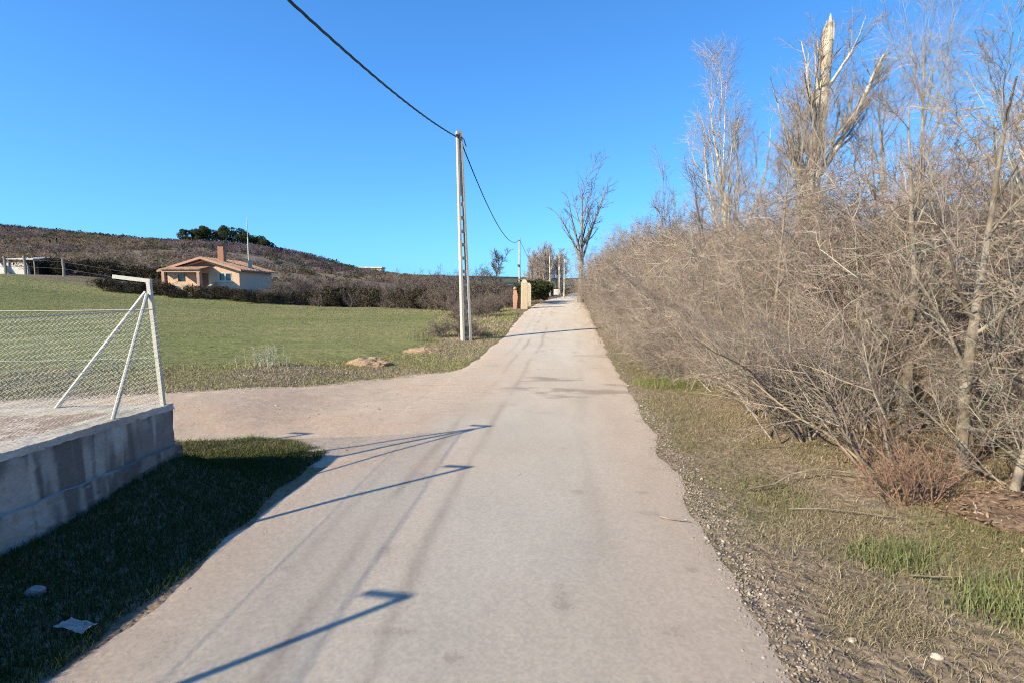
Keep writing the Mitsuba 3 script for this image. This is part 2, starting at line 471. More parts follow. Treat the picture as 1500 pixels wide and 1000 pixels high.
def far_z(x, y):
    w = np.exp(-((y - 1500) / 260) ** 2)
    r = 30 + 11 * meshkit.fbm(np.stack([x * .004, x * 0 + 3, x * 0], -1), 4, 77) + 5 * np.exp(-((x + 235) / 120) ** 2) - 6 * sstep(200, 900, x)
    return r * w + 1.2


fx = np.arange(-1500, 1600, 14.0); fy = np.arange(900, 2100, 60.0)
scene['distant_hills'] = mikit.ply(grid_mesh(fx, fy, far_z), 'm_far', smooth=True)
tag('distant_hills', 'low dark blue-green hills along the horizon', None, None, 'structure')

# ------------------------------------------------------------------ grass and weeds
def blades(P, h, w, lean, col, rng, segs=2):
    n = len(P)
    az = rng.uniform(0, 2 * PI, n); la = rng.uniform(0, 2 * PI, n)
    s = np.stack([np.cos(az), np.sin(az), az * 0], -1) * (w / 2)[:, None]
    l = np.stack([np.cos(la), np.sin(la), la * 0], -1) * (lean * h)[:, None]
    hz = np.stack([h * 0, h * 0, h * np.sqrt(np.maximum(1 - .6 * lean ** 2, .08))], -1)
    a, b = P - s, P + s
    m = P + hz * .55 + l * .3
    t = P + hz + l
    if segs == 1:
        V = np.stack([a, b, t], 1); F = np.arange(3 * n).reshape(n, 3)
    else:
        V = np.stack([a, b, m - s * .7, m + s * .7, t], 1)
        k = np.arange(n)[:, None] * 5
        F = np.concatenate([k + [0, 1, 3], k + [0, 3, 2], k + [2, 3, 4]])
    return (V.reshape(-1, 3), F), np.repeat(col, V.shape[1], 0)


def scatter(n, x0, x1, y0, y1, rng, keep):
    x, y = rng.uniform(x0, x1, n), rng.uniform(y0, y1, n)
    k = keep(x, y)
    return x[k], y[k]


def palette(n, cols, wts, rng, amt=.2):
    i = rng.choice(len(cols), n, p=np.array(wts) / sum(wts))
    return np.clip(np.array(cols)[i] * ALB * (1 + rng.normal(0, amt, (n, 1))), .01, .8)


def fb(x, y, s, seed, o=3): return meshkit.fbm(np.stack([x * s, y * s, x * 0], -1), o, seed)


DRY = [(.38, .325, .22), (.31, .255, .175), (.27, .255, .125), (.46, .40, .30), (.21, .165, .12)]
# right verge: matted winter grass, thin along the gravel, thicker towards the thicket
rng = np.random.default_rng(101)
sp = Soup()
def rv_keep(x, y):
    e = x - road_r(y)
    return (e > .05) & (e < 3.6) & (rng.uniform(size=x.shape) < np.clip(sstep(.05, .8, e) * (.25 + 1.3 * sstep(.38, .6, fb(x, y, 1.4, 4))), .02, 1)) & (np.hypot(x, y) > 1.6)
for (y0, y1, n, sc) in ((1.5, 4.5, 120000, 1.0), (4.5, 9, 80000, 1.15), (9, 18, 50000, 1.5), (18, 45, 30000, 2.2)):
    x, y = scatter(n, road_r(y0) - .1, road_r(y1) + 3.6, y0, y1, rng, rv_keep)
    e = x - road_r(y)
    h = rng.uniform(.025, .085, len(x)) * sc * (.7 + .6 * fb(x, y, 2.2, 9))
    g = sstep(.52, .64, fb(x, y, .8, 14))[:, None]
    col = palette(len(x), DRY, [3, 3, 2.5, 1.2, 1.5], rng) * (1 - .6 * g) + .6 * g * palette(len(x), [(.16, .19, .06), (.22, .23, .09)], [1, 1], rng)
    sp.add(*[*blades(np.stack([x, y, H(x, y) - .004], -1), h, np.full(len(x), .0045) * sc, rng.uniform(.4, 1.5, len(x)), col, rng)][:2])
solo('verge_grass', sp.mesh(), 'm_grass', 'matted tan and olive winter grass along the right road edge', 'grass', kind='stuff', color=sp.col())

x, y = scatter(9000, 2.9, 5.6, 3.2, 7.5, rng, lambda x, y: (x - road_r(y) > 1.45) & (rng.uniform(size=x.shape) < sstep(1.4, 2.4, x - road_r(y))))
n_ = len(x); a1, a2 = norm(rng.normal(size=(n_, 3)) * [1, 1, .35]), norm(rng.normal(size=(n_, 3)) * [1, 1, .35])
c_ = np.stack([x, y, H(x, y) + rng.uniform(.005, .03, n_)], -1); l_ = rng.uniform(.012, .035, n_)[:, None]
V = np.stack([c_ - a1 * l_, c_ + a2 * l_ * .45, c_ + a1 * l_, c_ - a2 * l_ * .45], 1).reshape(-1, 3); k_ = np.arange(n_)[:, None] * 4
solo('leaf_litter', (V, np.concatenate([k_ + [0, 1, 2], k_ + [0, 2, 3]])), 'm_grass', 'brown fallen leaves lying under the front of the thicket', 'leaves', kind='stuff', color=np.repeat(palette(n_, [(.26, .17, .12), (.36, .26, .18), (.19, .13, .10), (.45, .36, .26)], [3, 2, 2, 1], rng), 4, 0))

# green tufts on the right verge
def tuft(cx, cy, rad, n, hh, label, cols=((.16, .20, .085), (.20, .235, .10), (.29, .285, .14)), seed=1):
    r = np.random.default_rng(seed)
    a = r.uniform(0, 2 * PI, n); q = rad * np.sqrt(r.uniform(0, 1, n)) * r.uniform(.4, 1.1, n)
    x, y = cx + q * np.cos(a) * 1.25, cy + q * np.sin(a)
    V, c = blades(np.stack([x, y, H(x, y) - .005], -1), r.uniform(.4, 1.1, n) * hh, np.full(n, .006), r.uniform(.1, .9, n), palette(n, cols, [1] * len(cols), r), r)
    solo('grass_tuft', V, 'm_grass', label, 'grass tuft', color=c)

tuft(2.85, 3.62, .30, 900, .15, 'green grass tuft on the right verge below the red twigs', seed=3)
tuft(3.12, 3.0, .34, 1200, .17, 'bright green grass tuft in the bottom right corner', seed=4)
tuft(3.32, 2.55, .34, 1500, .13, 'yellow green grass at the right frame edge in front of the bright tuft', cols=((.28, .29, .13), (.24, .265, .11), (.37, .345, .18)), seed=5)
tuft(3.35, 10.7, .75, 1600, .22, 'pale green grass patch beside the road in the middle distance', cols=((.22, .27, .09), (.28, .29, .13)), seed=6)

# left: shaded bank under the wall, strip between track and field, foot of the pole
rng = np.random.default_rng(102)
sp = Soup()
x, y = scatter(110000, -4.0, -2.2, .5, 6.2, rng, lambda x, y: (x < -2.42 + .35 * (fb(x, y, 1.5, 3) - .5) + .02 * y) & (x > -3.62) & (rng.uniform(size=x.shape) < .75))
V, c = blades(np.stack([x, y, H(x, y) - .004], -1), rng.uniform(.03, .09, len(x)), np.full(len(x), .005), rng.uniform(.2, 1.1, len(x)), palette(len(x), [(.035, .07, .018), (.05, .085, .025), (.085, .085, .04)], [3, 2, 1], rng), rng)  # blades much darker than the sunny ones: the wall shadow is in their colour
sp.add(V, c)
x, y = scatter(42000, -5.2, -2.2, 5.4, 7.0, rng, lambda x, y: (np.abs(y - 6.2 - .12 * (x + 3.6)) < .42 * sstep(-2.4, -3.0, x) * (.5 + fb(x, y, 2, 5))))
V, c = blades(np.stack([x, y, H(x, y) - .004], -1), rng.uniform(.03, .10, len(x)), np.full(len(x), .006), rng.uniform(.3, 1.2, len(x)), palette(len(x), [(.20, .22, .08), (.30, .27, .14), (.14, .18, .05)], [2, 2, 1], rng), rng)
sp.add(V, c)
fpts = field.buffer(.2)
def strip_keep(x, y):
    p = shapely.points(x, y)
    near = shapely.distance(field, p) < 4.4
    return near & (shapely.distance(field.boundary, p) * shapely.contains(field, p) < rng.exponential(.55, x.shape)) & ~shapely.contains(track.buffer(-.25), p) & (x < road_l(y) - .15) & (rng.uniform(size=x.shape) < .25 + .9 * fb(x, y, 1.2, 6))
for (x0, x1, y0, y1, n, sc) in ((-14, -.5, 8, 20, 190000, 1.3), (-8, 3, 20, 48, 90000, 2.4)):
    x, y = scatter(n, x0, x1, y0, y1, rng, strip_keep)
    g = sstep(.42, .6, fb(x, y, .6, 8))[:, None]
    col = palette(len(x), [(.30, .32, .12), (.36, .36, .15), (.46, .42, .23)], [2, 2, 1], rng) * g + (1 - g) * 1.25 * palette(len(x), DRY, [2, 2, 2, 2, 1], rng)
    V, c = blades(np.stack([x, y, H(x, y) - .004], -1), rng.uniform(.02, .065, len(x)) * sc, np.full(len(x), .007) * sc, rng.uniform(.2, 1.2, len(x)), col, rng)
    sp.add(V, c)
solo('roadside_grass', sp.mesh(), 'm_grass', 'short green and straw coloured grass beside the wall, the track and the pole', 'grass', kind='stuff', color=sp.col())

rng = np.random.default_rng(103)
sp = Soup()
fin = field.buffer(-.1)
for (x0, x1, y0, y1, n, sc) in ((-16, -2, 9, 20, 110000, 1.0), (-40, -2, 20, 38, 110000, 1.7), (-70, -4, 38, 62, 80000, 2.8)):
    x, y = scatter(n, x0, x1, y0, y1, rng, lambda x, y: shapely.contains(fin, shapely.points(x, y)))
    g = sstep(.4, .62, fb(x, y, .16, 41, 4) * .6 + .4 * fb(x * .4, y, 1.1, 42))[:, None]
    col = palette(len(x), [(.205, .255, .10), (.23, .27, .115), (.27, .28, .135)], [2, 2, 1], rng) * (1 - g) + g * palette(len(x), [(.29, .28, .135), (.34, .305, .165)], [1, 1], rng)
    V, c = blades(np.stack([x, y, H(x, y) + .022], -1), rng.uniform(.012, .036, len(x)) * sc * (.5 + fb(x, y, .7, 44)), np.full(len(x), .009) * sc, rng.uniform(.2, 1.0, len(x)), col, rng, 1)
    sp.add(V, c)
solo('young_crop', sp.mesh(), 'm_grass', 'short green crop blades covering the field', 'crop', kind='stuff', color=sp.col())

# grey weed stalks at the field margin
def weed(cx, cy, n, hh, spread, label, seed, base=(.46, .46, .36)):
    r = np.random.default_rng(seed)
    o = np.stack([cx + r.normal(0, spread, n), cy + r.normal(0, spread * .5, n), np.zeros(n)], -1); o[:, 2] = H(o[:, 0], o[:, 1]) - .02
    P = grow(o, np.stack([r.normal(0, .15, n), r.normal(0, .15, n), np.ones(n)], -1), hh * r.uniform(.5, 1.1, n), 5, .06, 0, r)
    R = np.full((n, 1), .006) * np.linspace(1, .5, 5)
    S = Soup(); S.add(tubes(P, R, 3), rep(vary(base, .2, n, r), 5, 3))
    Q, RQ = spawn(P, R, 7, .3, 1, (25, 60), hh * .25, 3, .1, .05, .6, r, rmin=.003)
    S.add(tubes(Q, RQ, 3), rep(vary(base, .2, len(Q), r), 3, 3))
    solo('weed_clump', S.mesh(), 'm_twig', label, 'weed', color=S.col())

weed(-5.65, 11.9, 45, .55, .27, 'clump of tall grey weed stalks at the field edge left of the dirt heaps', 7)
weed(-8.9, 11.2, 30, .5, .30, 'low grey green weeds at the field edge just right of the fence corner post', 8, (.20, .24, .15))
weed(-3.32, 18.6, 30, .6, .32, 'dark weeds at the left foot of the ladder-like pole', 9, (.13, .12, .09))

# dirt heaps between the field and the track
def heap(cx, cy, rx, ry, hh, label, seed):
    r = np.random.default_rng(seed)
    m = trimesh.creation.icosphere(subdivisions=5)
    v = m.vertices * [rx, ry, hh]
    p = m.vertices * 2.2
    v = v * (1 + .8 * (meshkit.fbm(p + seed, 5, seed) - .5)[:, None]) + [.0, .0, .11] * (meshkit.fbm(v * 9, 4, seed)[:, None] - .5)
    v += [cx, cy, H(cx, cy) - hh * .25]
    solo('earth_heap', (v, m.faces), 'm_heap', label, 'earth heap', smooth=False)

scene['m_heap'] = {'type': 'twosided', 'bsdf': {'type': 'diffuse', 'reflectance': tex(lambda p, n, uv: mix((.36, .25, .16), (.50, .38, .26), fbm(p.x * 6, p.y * 6, p.z * 6, 3)) * (.7 + .6 * fbm(p.x * 30, p.y * 30, p.z * 30, 2)))}}
heap(-3.75, 13.2, .62, .36, .22, 'ochre earth heap at the field edge left of the pole', 3)
heap(-2.75, 16.0, .62, .3, .2, 'small tan earth heap just left of the pole foot', 4)

scene['m_litter'] = {'type': 'twosided', 'bsdf': {'type': 'diffuse', 'reflectance': tex(lambda p, n, uv: mix((.15, .105, .08), (.28, .21, .155), fbm(p.x * 14, p.y * 14, p.z * 14, 3)) * (.6 + .8 * fbm(p.x * 40, p.y * 40, p.z * 40, 2)))}}
heap(4.35, 4.05, .7, .36, .15, 'brown mound of leaf litter at the right frame edge beside the red twigs', 6)
scene['earth_heap_002']['bsdf'] = {'type': 'ref', 'id': 'm_litter'}
hv = meshkit.WRITTEN[scene['earth_heap_002']['filename']][0]; hr = np.random.default_rng(77)
hp = hv[hr.integers(0, len(hv), 4500)] + hr.normal(0, .014, (4500, 3)); hp = hp[hp[:, 2] > H(hp[:, 0], hp[:, 1])]
b1, b2 = norm(hr.normal(size=hp.shape) * [1, 1, .5]), norm(hr.normal(size=hp.shape) * [1, 1, .5]); bl = hr.uniform(.012, .045, (len(hp), 1))
V = np.stack([hp - b1 * bl, hp + b2 * bl * .3, hp + b1 * bl, hp - b2 * bl * .3], 1).reshape(-1, 3); kk = np.arange(len(hp))[:, None] * 4
solo('leaf_litter', (V, np.concatenate([kk + [0, 1, 2], kk + [0, 2, 3]])), 'm_grass', 'dead leaves and bark scraps covering the brown mound at the right', 'leaves', kind='stuff', color=np.repeat(palette(len(hp), [(.26, .17, .12), (.40, .29, .20), (.19, .13, .10), (.48, .38, .28)], [3, 2, 2, 1], hr), 4, 0))

# ------------------------------------------------------------------ stones
rng = np.random.default_rng(104)
ico = trimesh.creation.icosphere(subdivisions=0); ico1 = trimesh.creation.icosphere(subdivisions=1)
def stones(x, y, s, rng, cols, dz=0, base=ico):
    n = len(x); k = len(base.vertices)
    v = base.vertices[None] * (s[:, None] * rng.uniform(.6, 1.3, (n, 3)))[:, None] * rng.uniform(.75, 1.2, (n, k, 1))
    v[:, :, 2] *= .7
    a = rng.uniform(0, 2 * PI, n); ca, sa = np.cos(a)[:, None], np.sin(a)[:, None]
    v = np.stack([v[..., 0] * ca - v[..., 1] * sa, v[..., 0] * sa + v[..., 1] * ca, v[..., 2]], -1)
    v += np.stack([x, y, H(x, y) + .008 - s * .05 + dz], -1)[:, None]
    F = (base.faces[None] + (np.arange(n) * k)[:, None, None]).reshape(-1, 3)
    return (v.reshape(-1, 3), F), np.repeat(cols, k, 0)
SC = [(.42, .36, .30), (.37, .31, .25), (.46, .42, .36), (.32, .27, .22)]
sp = Soup()
def gk(x, y):
    e = x - road_r(y) - .02
    return rng.uniform(size=x.shape) < np.exp(-((e - .12) / .18) ** 2) * (.5 + fb(x, y, .9, 51))
for y0, y1, n, sc in ((1.6, 5, 16000, 1), (5, 10, 15000, 1.15), (10, 22, 8000, 1.6)):
    x, y = scatter(n, road_r(y0) - .6, road_r(y1) + .9, y0, y1, rng, gk)
    s = np.minimum(rng.gamma(1.4, .0024, len(x)), .016) * sc + .0018
    sp.add(*stones(x, y, s, rng, palette(len(x), SC, [3, 3, 2, 2], rng)))
x, y = scatter(1500, -2.3, 3.2, 1.7, 14, rng, lambda x, y: (x > road_l(y) + .1) & (x < road_r(y)))
sp.add(*stones(x, y, rng.gamma(1.6, .002, len(x)) + .0015, rng, palette(len(x), SC, [3, 3, 2, 2], rng)))
x, y = scatter(1200, -12, -1.2, 6.2, 12, rng, lambda x, y: shapely.contains(track, shapely.points(x, y)))
sp.add(*stones(x, y, rng.gamma(1.6, .0035, len(x)) + .002, rng, palette(len(x), SC, [3, 3, 2, 2], rng)))
solo('gravel', sp.mesh(), 'm_stone', 'loose gravel strewn along the right road edge and over the track', 'gravel', kind='stuff', color=sp.col())


def rock(cx, cy, s, label, col, seed, sq=.6):
    r = np.random.default_rng(seed)
    m = trimesh.creation.icosphere(subdivisions=3)
    d = meshkit.fbm(m.vertices * 1.6 + seed, 3, seed)
    v = m.vertices * (1 + .7 * (d - .5))[:, None] * s * [1.1, .8, sq] + [cx, cy, H(cx, cy) + s * .25]
    solo('stone', (v, m.faces), 'm_stone', label, 'stone', smooth=True, color=np.repeat(np.array([col]), len(v), 0) * (.75 + .5 * d)[:, None])

rock(2.31, 2.6, .028, 'pale rounded stone in the verge grass at the bottom of the picture', (.50, .44, .35), 2)
rock(-3.0, 3.05, .06, 'grey stone in the shadow below the wall', (.22, .22, .21), 3)
rock(1.95, 2.75, .022, 'small tan stone at the gravel edge near the bottom', (.5, .42, .33), 5)
# crumpled paper scrap in the shadow
xx, yy = np.meshgrid(np.linspace(-.5, .5, 15), np.linspace(-.5, .5, 11)); uu = meshkit.fbm(np.stack([xx * 3, yy * 3, xx * 0], -1), 3, 5)
pv = np.stack([-2.52 + xx * .15 + yy * .03, 2.78 + yy * .09, 0 * xx], -1); pv[..., 2] = H(pv[..., 0], pv[..., 1]) + .035 + .05 * uu
ii, jj = np.meshgrid(np.arange(10), np.arange(14), indexing='ij'); aa = ii * 15 + jj
q = np.stack([aa, aa + 1, aa + 16, aa + 15], -1).reshape(-1, 4)
solo('paper_scrap', (pv.reshape(-1, 3), q), 'm_paper', 'crumpled white paper scrap in the shadow at lower left', 'litter')
# fallen stick and twigs on the road
def stick(pts, r, label):
    pts = np.array([[x, y, H(x, y) + .02 + r + dz] for x, y, dz in pts])
    solo('stick', tube(pts, np.linspace(r, r * .5, len(pts)), 6), 'm_bark', label, 'stick', smooth=True)
stick([(1.30, 4.32, 0), (1.36, 4.27, .004), (1.43, 4.25, .0), (1.52, 4.23, 0)], .009, 'short brown stick lying on the road near its right edge')
stick([(-.08, 5.15, 0), (-.02, 5.22, .004), (.03, 5.25, .0), (.09, 5.34, .01)], .004, 'thin curved twig lying in the middle of the road')
stick([(2.35, 4.9, .02), (2.62, 4.94, .05), (2.85, 5.08, .09), (3.15, 5.1, .12), (3.55, 4.9, .06)], .010, 'long pale fallen branch lying across the verge left of the red twigs')
stick([(2.72, 3.33, .03), (2.85, 3.28, .04), (3.0, 3.24, .05)], .006, 'short straw coloured stick between the two green tufts')
stick([(2.5, 4.45, .02), (2.75, 4.36, .05), (3.0, 4.25, .04), (3.25, 4.1, .03)], .006, 'thin dead branch on the verge below the red twigs')

# ------------------------------------------------------------------ concrete wall with the chain link fence
Wc = np.array([-3.43, 5.08]); ZT = .87
Wf = np.array([-4.22, -4.2])          # the road face runs back past the camera
Ws = np.array([-9.6, 4.25])           # the face along the track
uf = (Wf - Wc) / np.linalg.norm(Wf - Wc); us = (Ws - Wc) / np.linalg.norm(Ws - Wc)
TH = .22
def wallbox(c, u, s, L0, L1, o0, o1, z0, z1):
    """prism along u from L0 to L1, from offset o0 to o1 along the side s"""
    P = [c + u * a + s * o for a in (L0, L1) for o in (o0, o1)]
    return hexa([[*p, z] for p in P for z in (z0, z1)])
def rough(m, amp, seed, step=.07):
    v, f = trimesh.remesh.subdivide_to_size(m.vertices, m.faces, step, max_iter=14)
    v, f = np.asarray(v), np.asarray(f)
    d = np.stack([meshkit.fbm(v * 5 + 17 * k, 4, seed + k) - .5 for k in range(3)], -1) + .5 * np.stack([meshkit.noise(v * 26 + 9 * k, seed + k) - .5 for k in range(3)], -1)
    return trimesh.Trimesh(v + d * amp, f, process=False)
nf = np.array([-uf[1], uf[0]]); nf = nf if nf[0] < 0 else -nf
ns = np.array([-us[1], us[0]]); ns = ns if ns[1] < 0 else -ns
Lf, Ls = np.linalg.norm(Wf - Wc), np.linalg.norm(Ws - Wc)
w = thing('retaining_wall', 'low concrete retaining wall with stained shaded face beside the road', 'wall')
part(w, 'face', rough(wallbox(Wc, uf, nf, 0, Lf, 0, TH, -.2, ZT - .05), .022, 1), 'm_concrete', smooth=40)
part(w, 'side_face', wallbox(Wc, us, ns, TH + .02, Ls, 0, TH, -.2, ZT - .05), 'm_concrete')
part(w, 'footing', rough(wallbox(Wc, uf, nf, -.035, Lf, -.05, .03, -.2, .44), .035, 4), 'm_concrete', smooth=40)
part(w, 'lit_top', rough(wallbox(Wc, uf, nf, -.006, Lf, -.006, TH + .01, ZT - .06, ZT), .028, 7), 'm_lit_top', smooth=40)  # no separate cap: the sunlit wall top, its light painted in
part(w, 'lit_top', wallbox(Wc, us, ns, TH + .012, Ls, -.012, TH + .01, ZT - .049, ZT - .003), 'm_lit_top')
yv = [np.r_[Wc + uf * .2 + us * .2, ZT - .03], np.r_[Wf + us * .2, ZT - .03], np.r_[Ws + uf * .15, ZT - .03], np.r_[Ws + (Wf - Wc), ZT - .03]]
gx = np.linspace(0, 1, 60); A_, B_ = np.meshgrid(gx, gx)
yp = yv[0][None, None] + A_[..., None] * (yv[1] - yv[0]) + B_[..., None] * (yv[2] - yv[0])
yp[..., 2] += .03 * (fb(yp[..., 0], yp[..., 1], 1.8, 61, 4) - .5)
ii, jj = np.meshgrid(np.arange(59), np.arange(59), indexing='ij'); aa = ii * 60 + jj
scene['yard'] = mikit.ply((yp.reshape(-1, 3), np.stack([aa, aa + 1, aa + 61, aa + 60], -1).reshape(-1, 4)), 'm_yard', smooth=True)
tag('yard', 'pale gravel ground filled up to the top of the wall inside the fence', None, None, 'structure')

fe = thing('chain_link_fence', 'galvanised chain link fence with cranked posts on the concrete wall', 'fence')
def tpost(base, top, w=.036):
    return cat([hexa([[base[0] + a * w / 2, base[1] + b * w / 2, base[2]] for a in (-1, 1) for b in (-1, 1)] + [[top[0] + a * w / 2, top[1] + b * w / 2, top[2]] for a in (-1, 1) for b in (-1, 1)])])
def fence_post(p, lean=(-.06, 0), arm=(-.34, 0, .04)):
    b = np.r_[p, ZT - .05]; t = np.r_[p + np.array(lean), 2.09]
    k = part(fe, 'post', tpost(b, t), 'm_galv')
    e = t + np.array(arm)
    v = np.array(arm) / np.linalg.norm(arm); up = np.array([0, 0, 1.0]); sd = np.cross(v, up); n2 = np.cross(sd, v)
    part(k, 'arm', hexa([q + a * sd * .018 + c * n2 * .018 for q in (t - v * .022, e) for a in (-1, 1) for c in (-1, 1)]), 'm_galv')
    return t
pc = Wc + uf * .06 + us * .04
tc = fence_post(pc)
f_inset = pc - Wc
fps = [1.75, 4.2, 6.3, 8.2]
for d in fps: fence_post(pc + uf * d)
for d in (2.6, 5.2): fence_post(pc + us * d, lean=(-.02, 0))
part(fe, 'brace', tube([np.r_[pc + us * .98, ZT - .03], np.r_[tc[:2] + us * .03, 1.98]], .021, 8), 'm_galv', smooth=40)
part(fe, 'brace', tube([np.r_[pc + uf * .60, ZT - .03], np.r_[tc[:2] + uf * .03, 1.96]], .017, 8), 'm_galv', smooth=40)

def chain(o, u, L, z0, z1, seed):
    """diamond mesh: interlocked zigzag wires"""
    r = np.random.default_rng(seed)
    p = .045; n = int((z1 - z0) / (p / 2)) + 1
    cols = int(L / p)
    k = np.arange(n)
    s = np.arange(cols)[:, None] * p + np.where(k % 2 == 0, 0, p * .98)[None]
    z = np.broadcast_to(z0 + k * p / 2, s.shape)
    out = np.broadcast_to(np.where(k % 2 == 0, .003, -.003), s.shape)
    sag = .012 * np.sin(s * 1.7 + seed)
    n2 = np.array([-u[1], u[0]])
    P = np.stack([o[0] + u[0] * s + n2[0] * (out + sag), o[1] + u[1] * s + n2[1] * (out + sag), z], -1)
    return tubes(P, np.full(P.shape[:2], .0021), 3)
part(fe, 'mesh', chain(pc + us * .02, us, Ls - .4, ZT + .02, 1.80, 1), 'm_wire', kind='stuff')
part(fe, 'mesh', chain(pc + uf * .02, uf, 8.4, ZT + .02, 1.80, 2), 'm_wire', kind='stuff')
for zz in (1.815, 1.34):
    for u_, L_ in ((us, Ls - .4), (uf, 8.4)):
        q = np.linspace(0, L_, 24)
        part(fe, 'tension_wire', tube(np.c_[pc[0] + u_[0] * q, pc[1] + u_[1] * q, zz - .012 * np.abs(np.sin(q * 1.3))], .0045 if zz > 1.5 else .0025, 5), 'm_galv', smooth=True)

# ------------------------------------------------------------------ utility poles and cable
def concrete_pole(bx, by, top, hgt, yaw, label, w0=.37, w1=.19, nrung=11, solid=.285):
    t = thing('utility_pole', label, 'utility pole')
    zb = float(H(bx, by)) - .15
    lean = np.array([top[0] - bx, top[1] - by])
    R = np.array([[math.cos(yaw), -math.sin(yaw)], [math.sin(yaw), math.cos(yaw)]])
    D = .13                                                   # half depth of the flanges
    def P(s, d, q):                                            # s across (metres), d depth, q 0..1 up
        xy = np.array([bx, by]) + lean * q + R @ np.array([s, d])
        return [xy[0], xy[1], zb + (hgt + .15) * q]
    def W(q): return (w0 + (w1 - w0) * q) / 2
    fl = .085
    for sg in (-1, 1):
        seg = []
        part(t, 'flange', hexa([P(sg * (W(q) - k * (fl - .03 * q)), d * (D - .045 * q), q) for q in (0, 1) for k in (0, 1) for d in (-1, 1)]), 'm_pole')
    part(t, 'web', hexa([P(k * (W(q) - (fl - .03 * q) + .002), d * .035, q) for q in (1 - solid, .998) for k in (-1, 1) for d in (-1, 1)]), 'm_pole')
    qs = np.linspace(.035, 1 - solid - .04, nrung)
    for q in qs:
        part(t, 'rung', hexa([P(k * (W(q) - (fl - .03 * q) + .003), d * .07, q + e) for e in (-.0075, .0075) for k in (-1, 1) for d in (-1, 1)]), 'm_pole')
    part(t, 'cap', hexa([P(k * (W(1) + .004), d * .09, q) for q in (1.0, 1.012) for k in (-1, 1) for d in (-1, 1)]), 'm_pole')
    br = [P(0.05, -.10, .985), P(.12, -.14, .975), P(.19, -.10, .955), P(.24, -.05, .945)]
    part(t, 'bracket', tube(br, .022, 6), 'm_iron')
    part(t, 'clamp', tube([P(-.16, -.13, .990), P(-.02, -.13, .988)], .035, 6), 'm_iron')
    return t
concrete_pole(-1.70, 19.0, (-1.90, 19.0), 7.42, math.radians(24), 'tall pale concrete pole with ladder-like openings left of the road')
t = thing('utility_pole', 'slim far utility pole behind the cream gate pillar', 'utility pole')
zb = float(H(.86, 58)); part(t, 'shaft', tube([[.86, 58, zb - .2], [.84, 58, 7.75]], [.14, .085], 10), 'm_pole', smooth=True)
part(t, 'box', box(.62, .80, 57.8, 57.95, 4.6, 4.85), 'm_iron'); part(t, 'bracket', tube([[.7, 57.9, 7.55], [.95, 57.9, 7.5]], .035, 6), 'm_iron')
def cable(a, b, sag, r, label, n=60, twist=True):
    a, b = np.array(a, float), np.array(b, float)
    q = np.linspace(0, 1, n)[:, None]
    c = a + (b - a) * q - np.array([0, 0, 1]) * sag * 4 * q * (1 - q)
    S = []
    for k in range(3):
        ph = q[:, 0] * np.linalg.norm(b - a) * 5.0 + k * 2 * PI / 3
        S.append(tube(c + np.stack([np.cos(ph), 0 * ph, np.sin(ph)], -1) * r * .55, r * .62, 5))
    solo('power_cable', cat(S), 'm_cable', label, 'cable', smooth=True)
cable([-1.91, 18.9, 7.40], [-5.685, -17.2, 7.5], 1.657, .022, 'dark twisted cable rising from the near pole out of the top of the picture', 420)
cable([-1.79, 18.95, 7.2], [.80, 57.9, 7.55], 1.422, .022, 'dark sagging cable between the near pole and the far slim pole', 400)
cable([.90, 57.9, 7.5], [5.2, 96, 5.6], .8, .02, 'faint cable running on from the far slim pole into the grove', 200)

# ------------------------------------------------------------------ house, shed, fence posts, far buildings
hz = 1.95
hs = thing('house', 'peach coloured bungalow with low tiled roof and porch behind the hedge', 'house')
def rotH(m, a=math.radians(2), c=(-37, 62)):
    M = trimesh.transformations.rotation_matrix(a, [0, 0, 1], [c[0], c[1], 0])
    if isinstance(m, trimesh.Trimesh): m = m.copy(); m.apply_transform(M)
    return m
X0, X1, YF, YB = -41.3, -32.85, 62.0, 71.0; EZ, PZ, XP = 4.45, 5.72, -36.9
prof = [(X0, hz - 1.6), (X1, hz - 1.6), (X1, EZ), (XP, PZ - .12), (X0, EZ - .1)]
win_hole = shapely.box(-35.25, 3.05, -33.75, 4.05); door_hole = shapely.box(-37.3, hz, -36.5, 4.0); win2 = shapely.box(-40.1, 3.0, -39.2, 3.95)
fw = trimesh.creation.extrude_polygon(shapely.Polygon(prof).difference(win_hole).difference(door_hole).difference(win2), .3, engine='earcut')
fw.vertices = np.c_[fw.vertices[:, 0], YF + fw.vertices[:, 2], fw.vertices[:, 1]]; fw.fix_normals()
part(hs, 'front_wall', rotH(fw), 'm_wall')
bk = trimesh.creation.extrude_polygon(shapely.Polygon(prof), .3, engine='earcut'); bk.vertices = np.c_[bk.vertices[:, 0], YB - .3 + bk.vertices[:, 2], bk.vertices[:, 1]]; bk.fix_normals()
part(hs, 'back_wall', rotH(bk), 'm_wall')
part(hs, 'side_wall', rotH(box(X1 - .3, X1, YF + .301, YB - .301, hz - 1.6, EZ - .05)), 'm_wall')
part(hs, 'side_wall', rotH(box(X0, X0 + .3, YF + .301, YB - .301, hz - 1.6, EZ - .15)), 'm_wall')
rf = fresh(hs + '__roof')
ov = .55
def slope(xa, za, xb, zb, y0, y1, th=.16):
    return hexa([[x, y, z + d] for x, z in ((xa, za), (xb, zb)) for y in (y0, y1) for d in (0, th)])
sl_r = (PZ - EZ) / (XP - X1); sl_l = (PZ - EZ + .1) / (XP - X0)
scene[rf] = mikit.ply(rotH(cat([slope(XP, PZ, X1 + .65, EZ + sl_r * .65, YF - ov - .3, YB + ov), slope(XP, PZ - .003, X0 - .65, EZ - .1 - sl_l * .65, YF - ov - .3, YB + ov)])), 'm_roof')
